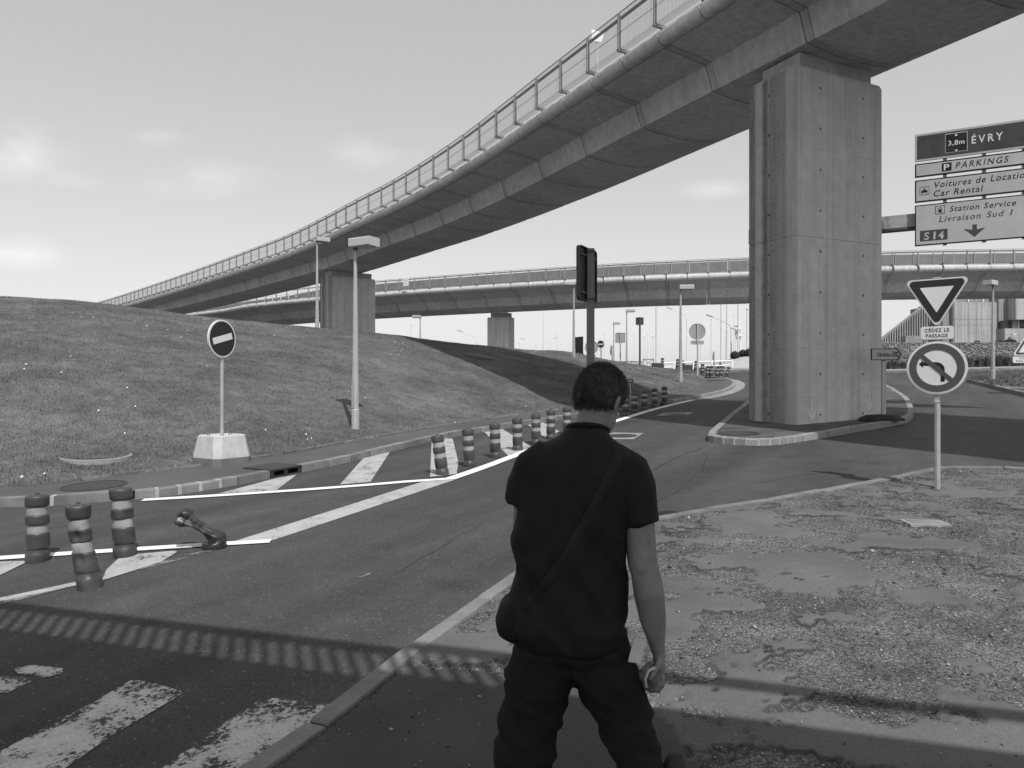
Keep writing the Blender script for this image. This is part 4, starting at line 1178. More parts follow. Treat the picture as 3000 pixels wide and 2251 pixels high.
gbox(360, 370, 966, 974, M['sign_black'], pC, 'car_wheel', -0.0685); gbox(410, 420, 966, 974, M['sign_black'], pC, 'car_wheel', -0.0685); gbox(372, 410, 914, 919, M['sign_black'], pC, 'key', -0.0685)
pD, _, _ = panel(1098, 1526, 'services_panel', M['sign_black'], M['sign_grey'], 0.03)
gtext('Station Service', 655, 1355, 1162, 1104, M['sign_black'], pD)
for wd_, a_, b_, c_ in (('Livraison', 543, 985, 1272), ('Sud', 1045, 1230, 1223), ('1', 1290, 1325, 1199)): gtext(wd_, a_, b_, c_, c_ - 62, M['sign_blue'], pD)
gbox(503, 606, 1105, 1192, M['sign_black'], pD, 'fuel_symbol_frame'); gbox(509, 600, 1111, 1186, M['sign_grey'], pD, 'fuel_symbol_field', -0.0675)
gbox(540, 572, 1120, 1172, M['sign_black'], pD, 'fuel_pump', -0.0685); gbox(532, 580, 1166, 1174, M['sign_black'], pD, 'fuel_base', -0.0685); gbox(546, 566, 1126, 1138, M['sign_grey'], pD, 'fuel_window', -0.0695); gbox(528, 533, 1128, 1162, M['sign_black'], pD, 'fuel_hose', -0.0685)
gbox(343, 634, 1366, 1477, M['sign_blue'], pD, 'route_box')
for ch_, a_, b_ in (('S', 385, 440), ('1', 480, 512), ('4', 535, 595)): gtext(ch_, a_, b_, 1460 - (a_ - 385) * 0.09, 1384 - (a_ - 385) * 0.09, M['sign_grey'], pD, 0.06, 0.02, -0.069)
plate(pD, 'lane_arrow', [GZ(*q) for q in [(895, 1298), (895, 1352), (805, 1344), (918, 1428), (1033, 1326), (943, 1348), (943, 1294)]], -0.0665, -0.063, M['sign_blue'])
for u in (0.72, 1.62, 2.5, 3.4):
    MB().box((u, 0.05, (GZ(290, 1535)[1] + 8.5) / 2), (0.09, 0.09, 8.5 - GZ(290, 1535)[1])).build('upright', M['galv'], gs, local=True)
zbm = GZ(286, 1235)[1]
MB().box((-0.2, 0.26, zbm), (8.6, 0.30, 0.36)).build('beam', M['galv'], gs, local=True)
MB().box((-0.2, 0.26, zbm - 0.22), (8.6, 0.34, 0.05)).build('beam_flange', M['rail_dark'], gs, local=True)
mx_ = -2.55
MB().rings([[(mx_ + sx_ * s_, 0.26 + sy_ * s_, zz_) for sx_, sy_ in ((-1, -1), (1, -1), (1, 1), (-1, 1))] for zz_, s_ in ((0.6, 0.24), (zbm + 0.25, 0.17))]).build('mast', M['galv'], gs, local=True)

# ---- big sign seen from behind on a thick square post
pt = on_hill(1730, 1186)
bs = thing('sign_back', 'tall thick grey post carrying a dark panel seen from behind, beyond the walker\'s head', 'sign', (pt.x, pt.y, pt.z - 0.05), R(62))
Ht = zat(725, pt.y) - pt.z
MB().box((0, 0, Ht / 2 - 0.2), (0.24, 0.24, Ht + 0.4), R(-62)).build('post', M['post_brown'], bs, local=True)
z0_, z1_ = zat(878, pt.y) - pt.z, zat(724, pt.y) - pt.z
p = plate(bs, 'panel', rrect(-0.75, 0.75, z0_, z1_, 0.12), 0.13, 0.17, M['sign_back_dark'])
frame_strip(p, 'panel_rim', rrect(-0.77, 0.77, z0_ - 0.02, z1_ + 0.02, 0.13), rrect(-0.73, 0.73, z0_ + 0.02, z1_ - 0.02, 0.11), 0.06, 0.19, M['sign_back_dark'])
for zz_ in (z0_ + 0.25, z1_ - 0.25): MB().box((0, 0.1, zz_), (1.3, 0.06, 0.08)).build('crossbar', M['rail_dark'], bs, local=True)
for zz_ in (z0_ + 0.05, z1_ - 0.12): MB().box((0, 0, zz_), (0.30, 0.30, 0.06), R(-62)).build('clamp', M['sign_back_dark'], bs, local=True)

# ---- roundabout warning sign at the right edge
Yw = 26.0; xw = (3026 - CX) / F * Yw; zg = g(xw, Yw) + 0.13
ws = thing('roundabout_sign', 'roundabout warning triangle with text plate, cut by the right edge', 'road sign', (xw, Yw, zg - 0.05), R(-12))
z0_ = zat(1038, Yw) - zg; s_ = 1.34
p = plate(ws, 'triangle', rpoly([(-s_ / 2, z0_), (s_ / 2, z0_), (0, z0_ + s_ * 0.866)], 0.06), -0.04, 0, M['sign_white'])
plate(p, 'border', rpoly([(-s_ / 2 + 0.06, z0_ + 0.035), (s_ / 2 - 0.06, z0_ + 0.035), (0, z0_ + s_ * 0.866 - 0.07)], 0.05), -0.043, -0.038, M['sign_red'])
plate(p, 'field', rpoly([(-s_ / 2 + 0.19, z0_ + 0.11), (s_ / 2 - 0.19, z0_ + 0.11), (0, z0_ + s_ * 0.866 - 0.22)], 0.02), -0.046, -0.041, M['sign_white'])
for a0 in (20, 140, 260):
    o_ = [(0.20 * math.cos(R(a)), z0_ + 0.36 + 0.20 * math.sin(R(a))) for a in range(a0, a0 + 91, 15)]; i_ = [(0.14 * math.cos(R(a)), z0_ + 0.36 + 0.14 * math.sin(R(a))) for a in range(a0 + 90, a0 - 1, -15)]
    plate(p, 'round_arrow', o_ + i_, -0.049, -0.044, M['sign_black'])
za_, zb_ = zat(1058, Yw) - zg, zat(1041, Yw) - zg
p = plate(ws, 'text_plate', rrect(-0.66, 0.66, za_ - 0.02, zb_, 0.04), -0.04, 0, M['sign_white'])
text("VOUS N'AVEZ", -0.47, 0.47, za_ + 0.11, 0.072, M['sign_black'], p, -0.042, bold=0.01, spacing=1.1)
text('PAS LA PRIORITÉ', -0.56, 0.56, za_ + 0.01, 0.072, M['sign_black'], p, -0.042, bold=0.01, spacing=1.1)
MB().box((0, 0.06, 1.3), (0.08, 0.08, 3.2)).build('post', M['galv'], ws, local=True)

# ---- striped flexible bollards
HBOL = 0.65
def bollard_parts(root, fn=None, dark=False):
    sw = {'plastic_red': 'plastic_dark', 'band_white': 'sign_blue', 'plastic_dark': 'hole_black'} if dark else {}
    segs = [('base', [(0.104, 0.0), (0.106, 0.04), (0.103, 0.085), (0.094, 0.095), (0.092, 0.13)], 'plastic_red'),
            ('red_sleeve', [(0.096, 0.131), (0.100, 0.137), (0.100, 0.270), (0.097, 0.279), (0.09, 0.283)], 'plastic_red'),
            ('white_band', [(0.087, 0.275), (0.087, 0.365)], 'band_white'),
            ('red_sleeve', [(0.089, 0.357), (0.097, 0.362), (0.1, 0.369), (0.1, 0.443), (0.097, 0.451), (0.089, 0.456)], 'plastic_red'),
            ('white_band', [(0.087, 0.448), (0.087, 0.54)], 'band_white'),
            ('red_sleeve', [(0.09, 0.53), (0.1, 0.542), (0.101, 0.56), (0.101, 0.622), (0.096, 0.632), (0.05, 0.646), (0.022, 0.65)], 'plastic_red'),
            ('cap', [(0.022, 0.645), (0.022, 0.656), (0.012, 0.657)], 'plastic_dark')]
    for nm, prof, mt in segs:
        if fn:      # finer rings so that dents show
            fine = []
            for (r0, z0), (r1, z1) in zip(prof, prof[1:]):
                m_ = max(1, int((z1 - z0) / 0.018))
                fine += [(r0 + (r1 - r0) * q / m_, z0 + (z1 - z0) * q / m_) for q in range(m_)]
            prof = fine + [prof[-1]]
        mb = MB(); mb.lathe(prof, 28 if fn else 22)
        if fn: mb.v = [tuple(fn(Vector(p))) for p in mb.v]
        mb.build(nm, M[sw.get(mt, mt)], root, 50, local=True)
GB = 'striped bollards along the lane'
bp = thing('bollard', 'x', 'bollard', (0, 0, 0), 0, GB)
bollard_parts(bp)
def place_b(px, py, label, lean=(0, 0), scale=1.0, hill_=False):
    x, y = U(px, py); z = g(x, y)
    c_ = copy_tree(bp, (x, y, z - 0.01), (lean[1], lean[0], random.uniform(0, 6)), label)
    c_.rotation_euler = (Matrix.Rotation(lean[0], 3, 'Y') @ Matrix.Rotation(lean[1], 3, 'X') @ Matrix.Rotation(random.uniform(0, 6.28), 3, 'Z')).to_euler()
    c_.scale = (scale,) * 3
    return c_
cache_children()
row = [(1297, 1391, 'leaning striped bollard on the white hatch bar, nearest of the row by the footway', R(-8)), (1376, 1366, 'striped bollard between the two nearest white hatch bars', R(-3)), (1452, 1341, 'striped bollard in front of the third white hatch bar', R(-1.5)), (1517, 1320, 'striped bollard just left of the walker, base by the bright line', R(-1)),
       (1570, 1301, 'striped bollard above the walker\'s left shoulder, fifth of the middle row', 0), (1614, 1286, 'striped bollard behind the walker\'s left shoulder, sixth of the middle row', 0), (1661, 1273, 'striped bollard beside the walker\'s neck', 0),
       (1832, 1219, 'striped bollard half hidden by the walker\'s face', 0), (1859, 1209, 'striped bollard right of the luggage trolley', R(-1)), (1888, 1201, 'striped bollard third from the far end of the row', 0), (1918, 1194, 'striped bollard second from the far end of the row', 0), (1947, 1187, 'farthest upright striped bollard of the lane row', 0)]
for px, py, lb, ln in row: place_b(px, py, lb, (ln, 0))
farb = [(1941, 1079, 48, 'pale striped bollard at the end of the dark planter', 0), (1983, 1083, 46, 'tilted striped bollard left of the middle lamp post', R(6)), (2037, 1091, 43, 'striped bollard behind the round sign\'s post', R(6)), (2057, 1101, 41, 'striped bollard leftmost of the leaning far group', R(3)), (2071, 1108, 40, 'striped bollard second of the leaning far group', R(6)), (2083, 1108, 40, 'striped bollard in the middle of the leaning far group', R(2)), (2098, 1109, 40, 'striped bollard second last of the leaning far group', R(12)), (2109, 1108, 40.5, 'most tilted striped bollard at the right of the far group', R(16))]
for px, py, Y, lb, ln in farb:
    p_ = P(px, py, Y)
    c_ = copy_tree(bp, (p_.x, p_.y, p_.z), (0, 0, 0), lb); c_.rotation_euler = (0, ln, 0); c_.scale = (1.05,) * 3
    c_.location.z = max(p_.z, g(p_.x, p_.y) + 0.0) if py > 1095 else p_.z
# three damaged ones built with their own dents
def own(px, py, label, fn, rz=0, dark=False):
    x, y = U(px, py); t_ = thing('bollard', label, 'bollard', (x, y, g(x, y) - 0.005), rz, GB); bollard_parts(t_, fn, dark); return t_
def dent1(p):
    a = math.atan2(p.y, p.x); return p + Vector((0.004 * math.sin(9 * p.z), 0, 0)) * 1
own(110, 1644, 'upright striped bollard leftmost in the foreground', dent1)
def dent2(p):
    z = p.z / HBOL; a = math.atan2(p.y, p.x)
    q = Vector((p.x * (1 - 0.10 * math.sin(math.pi * z)) * (1.06 - 0.05 * z), p.y * (1 - 0.15 * math.sin(math.pi * z)), p.z * 1.10))
    d = math.exp(-((a + 1.5) / 0.45) ** 2) * (math.exp(-((z - 0.62) / 0.07) ** 2) * 0.045 + math.exp(-((z - 0.36) / 0.07) ** 2) * 0.03)
    q.x *= 1 - d / 0.1; q.y += d
    q.x = q.x * 0.93 - 0.105 * z - 0.02 * math.sin(3.0 * z) + 0.012 * noise.noise(p * 14)
    q.z += 0.05 * p.x * z
    return q
own(266, 1722, 'buckled striped bollard leaning left, nearest the camera', dent2)
def dent3(p):
    z = p.z / HBOL; a = math.atan2(p.y, p.x)
    d = math.exp(-((a + 0.5) / 0.5) ** 2) * math.exp(-((z - 0.60) / 0.09) ** 2) * 0.05
    q = Vector((p.x * (1 - 5 * d), p.y * (1 - 5 * d), p.z * 1.05)); q.x += -0.045 * z + 0.008 * noise.noise(p * 16)
    return q
own(367, 1630, 'dented striped bollard on the worn hatch, third from the left edge', dent3)
def dent4(p):
    s_ = p.z; th = 0.0 if s_ < 0.09 else R(46) * sstep(0.08, 0.2, s_) + R(10) * sstep(0.2, 0.6, s_)
    fl = 1 - 0.66 * sstep(0.1, 0.28, s_) * (1 - 0.7 * sstep(0.42, 0.56, s_))
    wv = 1 + 0.26 * math.sin(5 * math.atan2(p.y, p.x) + 9 * s_) * sstep(0.1, 0.3, s_)
    lx, ly = p.x * fl * wv, p.y * wv * (1 - 0.1 * sstep(0.1, 0.3, s_))
    # walk along the bent centre line
    cx_ = cz_ = 0; n_ = 14
    for i in range(n_):
        ss = s_ * (i + 0.5) / n_; t_ = 0.0 if ss < 0.09 else R(46) * sstep(0.08, 0.2, ss) + R(10) * sstep(0.2, 0.6, ss)
        cx_ -= math.sin(t_) * s_ / n_; cz_ += math.cos(t_) * s_ / n_
    k_ = 0.50 if s_ < 0.09 else 0.84
    if s_ < 0.09: return Vector((p.x * 1.1, p.y * 1.1, p.z * 0.75))
    return Vector((cx_ * 0.95 + lx * math.cos(th) + 0.03, ly, cz_ * 0.74 + lx * math.sin(th)))
own(628, 1606, 'crushed striped bollard folded over to the left on the white line', dent4, R(8), True)
for o_ in [bp] + [k_ for k_ in bpy.data.objects if k_.parent == bp]: pass
# the pattern itself becomes one more of the row: the one by the far planter
bp['label'] = 'striped bollard standing alone right of the barrier beyond the embankment'
p_ = P(2125, 1104, 42); bp.location = (p_.x, p_.y, g(p_.x, p_.y) - 0.01); bp.rotation_euler = (0, R(20), 0)

# ---- street lamps with box heads
lp = thing('street_lamp', 'x', 'street lamp', (0, 0, 0), 0, 'box-headed street lamps')
def oct_(r, z): return [(r * math.cos(R(22.5 + 45 * k_)), r * math.sin(R(22.5 + 45 * k_)), z) for k_ in range(8)]
MB().rings([oct_(0.088, -0.5), oct_(0.088, 0.42), oct_(0.078, 0.44), oct_(0.074, 1.0), oct_(0.036, 4.02)]).build('pole', M['lamp_paint'], lp, local=True)
MB().box((0, -0.078, 0.72), (0.075, 0.012, 0.5)).build('access_door', M['lamp_paint'], lp, local=True)
hd = MB(); hd.rings([[(x_, y_, z_) for x_, y_ in ((-0.05, -w_), (0.56, -w_), (0.56, w_), (-0.05, w_))] for w_, z_ in ((0.165, 4.05), (0.175, 4.07), (0.175, 4.22), (0.165, 4.245))]); hd = hd.build('lamp_head', M['lamp_head'], lp, local=True)
MB().box((0.28, 0, 4.046), (0.42, 0.25, 0.02)).build('glass', M['lamp_glass'], hd, local=True)
MB().box((0, 0, 4.03), (0.07, 0.07, 0.06)).build('collar', M['rail_dark'], lp, local=True)
cache_children()
def lamp(loc, top_y, yaw, label):
    Hn = (zat(top_y, loc.y) - loc.z) / 4.245
    c_ = copy_tree(lp, loc, (0, 0, yaw), label); c_.scale = (Hn, Hn, Hn); return c_
a1 = on_hill(1041, 1256)
lp.location = a1; lp.rotation_euler = (0, 0, R(-30)); lp['label'] = 'street lamp with box head at the foot of the embankment, tallest in view'
Hn = (zat(702, a1.y) - a1.z) / 4.245; lp.scale = (Hn,) * 3
a2 = P(929, 962, 34.5); a2.z = hz(a2.x, a2.y) - 0.05
lamp(a2, 695, R(35), 'street lamp in front of the pier on the embankment crest')
lamp(on_hill(1681, 1046), 826, R(185), 'street lamp on the embankment just left of the thick sign post')
lamp(on_hill(1994, 1119), 836, R(-5), 'street lamp at the grass corner by the bend of the footway')
for px, ty, Y, yw, lb in ((1836, 906, 48, R(-5), 'street lamp right of the square grey sign back'), (1798, 944, 56, R(-5), 'thin far street lamp left of the square grey sign back'), (1231, 924, 53, R(175), 'street lamp peeping over the embankment between two piers')):
    p_ = P(px, 1100, Y); p_.z = g(p_.x, p_.y)
    lamp(p_, ty, yw, lb)
p_ = P(2909, 1104, 33.0); p_.z = g(p_.x, p_.y) + 0.14
lamp(p_, 824, R(215), 'street lamp on the far lawn beside the give way sign')

# ---- far curved lamps, white masts
cl = thing('mast_lamp', 'x', 'street lamp', (0, 0, 0), 0, 'curved white lamps beyond the road')
MB().tube([(0, 0, -1), (0, 0, 6.2), (-0.1, 0, 6.75), (-0.35, 0, 7.1), (-0.8, 0, 7.3), (-2.2, 0, 7.85)], [0.085, 0.06, 0.055, 0.05, 0.045, 0.035], 8).build('pole', M['white_metal'], cl, 40, local=True)
MB().rings([[(-2.15 - dx_, sy_ * w_, 7.86 + dx_ * 0.35 + sz_ * 0.06) for sy_, sz_ in ((-1, -1), (1, -1), (1, 1), (-1, 1))] for dx_, w_ in ((0, 0.07), (0.2, 0.12), (0.7, 0.10), (0.8, 0.05))]).build('lamp_head', M['lamp_paint'], cl, local=True)
cache_children()
first = True
for tx, ty, pxp, Y, lb in ((1341, 968, 1397, 85, 'curved white street lamp above the embankment, left of the slim pier'), (1526, 992, 1572, 92, 'curved white street lamp right of the slim pier, arm to the left'), (1633, 988, 1590, 92, 'curved white street lamp with its arm to the right, beyond the slim pier'), (1954, 901, 2012, 78, 'curved white street lamp whose arm passes behind the middle lamp post'), (2070, 923, 2142, 70, 'curved white street lamp beside the big pier\'s stained edge'), (2140, 961, 2200, 88, 'lower curved white street lamp cut by the big pier')):
    p_ = P(pxp, 1100, Y); zt_ = zat(ty, Y); s_ = abs(tx - pxp) * Y / F / 2.9
    ob = copy_tree(cl, (p_.x, p_.y, zt_ - 8.12 * s_), (0, 0, 0 if tx < pxp else math.pi), lb) if not first else cl
    if first: cl.location = (p_.x, p_.y, zt_ - 8.12 * s_); cl['label'] = lb; first = False
    ob.scale = (s_,) * 3
zb_ = 2.0
ms = MB(); ms.tube([(0, 0, -2.0), (0, 0, 0.5), (0, 0, 1.0)], [0.075, 0.07, 0.045], 8)
# each mast gets its own height
GM = 'thin white masts beyond the roundabout'
ML = ['thin white mast peeping over the embankment left of the far box-headed lamp', 'tall white mast right of the slim pier, rising towards the far viaduct', 'short white mast at the arm tip of a curved lamp right of the slim pier', 'shortest white mast just right of the slim pier', 'thin white mast right of the small far no entry sign', 'thin white mast left of the small dark square sign back', 'leftmost of the four thin masts right of the dark square sign back', 'second of the four thin masts right of the dark square sign back', 'third of the four thin masts right of the dark square sign back', 'rightmost of the four thin masts right of the dark square sign back', 'tall thick white mast just right of the cluster of four thin masts', 'short thin mast just right of the round sign back', 'white mast rising behind the edge-on round sign', 'left one of the pair of tall white masts before the gravel mound', 'short thin mast between the pair of tall masts before the gravel mound', 'right one of the pair of tall white masts before the gravel mound', 'thin white mast just left of the floodlight mast', 'tall white mast in front of the floodlight mast', 'white mast touching the stained edge of the big pier']
for mi_, (px, ty, Y, w_) in enumerate(((1205, 950, 100, 1), (1593, 905, 95, 1.3), (1633, 975, 110, 1), (1523, 1005, 110, 1), (1773, 977, 105, 1), (1859, 980, 105, 1), (1888, 985, 100, 1), (1899, 978, 100, 1), (1911, 985, 110, 1), (1915, 984, 100, 1), (1923, 890, 75, 1.7), (2054, 1000, 80, 1), (2084, 935, 85, 1.2), (2113, 885, 75, 1.7), (2127, 970, 100, 1), (2130, 880, 75, 1.7), (2151, 922, 90, 1), (2163, 882, 75, 1.7), (2189, 905, 75, 1.7))):
    p_ = P(px, 1100, Y); zt_ = zat(ty, Y); r_ = 0.065 * w_ * Y / 80
    m_ = thing('flagpole', ML[mi_], 'mast', (p_.x, p_.y, 2.0), 0, GM)
    MB().tube([(0, 0, -1.0), (0, 0, zt_ - 2.0 - 0.1)], [r_, r_ * 0.8], 8).build('pole', M['white_metal'], m_, 30, local=True)
    MB().sphere((0, 0, zt_ - 2.0), r_ * 1.3, 8, 5).build('finial', M['white_metal'], m_, 40, local=True)
# lattice light mast
Y = 100; p_ = P(2163, 1100, Y)
tw = thing('floodlight_mast', 'white twin-column mast with two platforms and dark light racks beside the pier edge', 'mast', (p_.x, p_.y, 2.0))
q_ = lambda py: zat(py, Y) - 2.0
for sx_ in (-0.26, 0.26): MB().box((sx_, 0, q_(985) / 2 - 0.5), (0.16, 0.16, q_(985) + 1)).build('column', M['white_metal'], tw, local=True)
for py in (985, 965): MB().box((0, 0, q_(py)), (1.0, 0.7, 0.12)).build('platform', M['white_metal'], tw, local=True)
MB().box((0.15, 0, q_(962)), (0.12, 0.12, 2.2)).build('top_column', M['white_metal'], tw, local=True)
for k_ in range(5): MB().box((-0.32, -0.1, q_(983 - 4.2 * k_)), (0.34, 0.2, 0.13)).build('floodlight', M['rail_dark'], tw, local=True)
for k_ in range(3): MB().box((-0.55 + 0.2 * k_, -0.1, q_(958 - 2 * (k_ % 2))), (0.14, 0.16, 0.16)).build('floodlight', M['rail_dark'], tw, local=True)

# ---- far road signs
def round_back(px, pc_, r, Y, base_y, label, mat, face_front=None, yaw=0, extra=None):
    b_ = P(px, base_y, Y)
    b_.z = min(b_.z, max(g(b_.x, b_.y), hz(b_.x, b_.y)))
    t_ = thing('road_sign', label, 'road sign', b_, yaw)
    zc_ = zat(pc_, Y) - b_.z
    p = plate(t_, 'disc', circ(r, 32, 0, zc_), 0.0, 0.03, mat)
    frame_strip(p, 'rim', circ(r + 0.012, 32, 0, zc_), circ(r - 0.02, 32, 0, zc_), -0.02, 0.035, mat)
    if face_front:
        plate(p, 'red_field', circ(r - 0.03, 32, 0, zc_), -0.006, 0.0, M['sign_red_dark'])
        plate(p, 'white_bar', [(-r * 0.7, zc_ - r * 0.16), (r * 0.7, zc_ - r * 0.16), (r * 0.7, zc_ + r * 0.16), (-r * 0.7, zc_ + r * 0.16)], -0.010, -0.005, M['sign_white'])
    back = -1 if not face_front else 1
    MB().box((0, 0.05 * back, zc_ / 2 + r / 2 - 0.2), (0.08, 0.06, zc_ + r + 0.4)).build('post', M['galv'], t_, local=True)
    if extra:
        w_, h_, dz_ = extra
        p = plate(t_, 'text_plate', rrect(-w_ / 2, w_ / 2, zc_ - r - dz_ - h_, zc_ - r - dz_, 0.04), 0.0, 0.03, mat)
    return t_
round_back(2043, 972, 0.43, 38.5, 1100, 'back of a round sign with small plate on a post at the footway bend', M['sign_back'], extra=(0.70, 0.21, 0.05))
round_back(1733, 1018, 0.40, 44, 1060, 'back of a pale round sign half hidden by the thick post', M['sign_back'], extra=(0.5, 0.18, 0.05))
round_back(1760, 1009, 0.30, 55, 1080, 'small far no entry sign left of the thin street lamp', M['sign_edge'], True, R(-35), (0.28, 0.15, 0.08))
round_back(1791, 1026, 0.32, 50, 1085, 'pale round sign seen almost edge-on beside the thin street lamp', M['sign_back'], None, R(70))
round_back(2090, 1043, 0.28, 48, 1085, 'narrow round sign seen edge-on before the white gravel mound', M['sign_back'], None, R(68))
def rect_back(px0, px1, py0, py1, Y, label, mat, post, cat='sign'):
    xm = (px0 + px1) / 2; b_ = P(xm, 1090, Y); b_.z = max(g(b_.x, b_.y), hz(b_.x, b_.y)) - 0.1
    t_ = thing('sign_back', label, cat, b_); w_ = (px1 - px0) * Y / F / 2; z0_, z1_ = zat(py1, Y) - b_.z, zat(py0, Y) - b_.z
    p = plate(t_, 'panel', rrect(-w_, w_, z0_, z1_, w_ * 0.15), 0.0, 0.03, mat)
    frame_strip(p, 'rim', rrect(-w_ - 0.01, w_ + 0.01, z0_ - 0.01, z1_ + 0.01, w_ * 0.16), rrect(-w_ + 0.02, w_ - 0.02, z0_ + 0.02, z1_ - 0.02, w_ * 0.12), -0.025, 0.035, mat)
    MB().box((0, -0.06, z1_ / 2), (post, 0.07, z1_ + 0.06)).build('post', mat, t_, local=True)
rect_back(1803, 1831, 976, 1005, 50, 'square pale grey sign back between two street lamps', M['sign_back'], 0.09)
rect_back(1863, 1885, 931, 952, 46, 'small dark square sign back on a tall dark post', M['sign_back_dark'], 0.11)
Y = 45.5; b_ = P(1697, 1036, Y); b_.z = min(b_.z, hz(b_.x, b_.y))
t_ = thing('advertising_panel', 'black upright panel on the embankment crest beside the street lamp', 'panel', b_, R(8))
plate(t_, 'board', [(-0.33, 0.0), (0.24, 0.0), (0.24, 1.12), (-0.33, 1.06)], -0.08, 0.08, M['sign_black'])
plate(t_, 'plinth', [(-0.36, -0.3), (0.27, -0.3), (0.27, 0.04), (-0.36, 0.04)], -0.12, 0.12, M['sign_back_dark'])

# ---- barrier, planters, white fence, mound with topiary
Y = 46.5
def bar(mb, a, b, w_=0.05):
    mb.tube([a, b], w_ / 2, 6)
def barrier(px0, px1, top, bot, Y, label):
    a = P(px0, bot, Y); b = P(px1, bot, Y); h_ = (bot - top) * Y / F; L_ = b.x - a.x
    t_ = thing('barrier', label, 'barrier', (a.x, Y, a.z))
    mb = MB(); bar(mb, (0, 0, 0.05), (L_, 0, 0.05)); bar(mb, (0, 0, h_), (L_, 0, h_), 0.06); mb.build('rails', M['post_brown'], t_, local=True)
    k_ = max(1, round(L_ / 0.55))
    for i in range(k_ + 1): m2 = MB(); bar(m2, (L_ * i / k_, 0, -0.25), (L_ * i / k_, 0, h_)); m2.build('upright', M['post_brown'], t_, local=True)
    for i in range(k_):
        m2 = MB(); bar(m2, (L_ * i / k_, 0, 0.05), (L_ * (i + 1) / k_, 0, h_), 0.035); m2.build('brace', M['post_brown'], t_, local=True)
        m2 = MB(); bar(m2, (L_ * (i + 1) / k_, 0.02, 0.05), (L_ * i / k_, 0.02, h_), 0.035); m2.build('brace', M['post_brown'], t_, local=True)
barrier(1808, 1880, 1060, 1073, 47, 'low dark barrier with crossed braces behind the grass crest')
barrier(1884, 1915, 1053, 1076, 46, 'taller crossed barrier panel left of the dark planter')
def planter(px0, px1, top, bot, Y, label):
    a = P((px0 + px1) / 2, bot, Y); w_ = (px1 - px0) * Y / F; h_ = (bot - top) * Y / F
    t_ = thing('planter', label, 'planter', (a.x, Y, a.z - 0.15))
    MB().rings([[(sx_ * w_ / 2 * k_, sy_ * 0.22 * k_, z_) for sx_, sy_ in ((-1, -1), (1, -1), (1, 1), (-1, 1))] for k_, z_ in ((0.92, -0.3), (0.98, h_), (1.04, h_), (1.04, h_ + 0.15), (0.95, h_ + 0.15), (0.95, h_ + 0.1))]).build('box', M['sign_back_dark'], t_, local=True)
    MB().box((0, 0, h_ + 0.06), (w_ * 0.9, 0.38, 0.04)).build('soil', M['rubber'], t_, local=True)
planter(1911, 1936, 1064, 1078, 45.5, 'long dark planter box left of the pale striped bollard')
planter(1999, 2026, 1069, 1087, 44.5, 'long dark planter box behind the middle street lamp')
Y = 49.5; a = P(1940, 1075, Y); b = P(2145, 1067, Y)
wf = thing('white_fence', 'white post and rail fence along the crest of the road', 'fence', (a.x, Y, g(a.x, Y)))
for t0, t1 in ((0.0, 0.0), (0.17, 0.17), (0.45, 0.45), (0.71, 0.71), (1.0, 1.0)):
    xx = (b.x - a.x) * t0; zz_ = zat(1063 - 7 * t0, Y) - g(a.x, Y)
    MB().box((xx, 0, zz_ / 2 - 0.1), (0.14, 0.10, zz_ + 0.35)).build('post', M['white_metal'], wf, local=True)
for dy_ in (0, 12.5):
    z0_ = zat(1065 + dy_, Y) - g(a.x, Y); z1_ = zat(1058 + dy_, Y) - g(a.x, Y)
    MB().tube([(0, 0.02, z0_), (b.x - a.x, 0.02, z1_)], (0.06 if dy_ == 0 else 0.045), 8).build('rail', M['white_metal'], wf, 40, local=True)
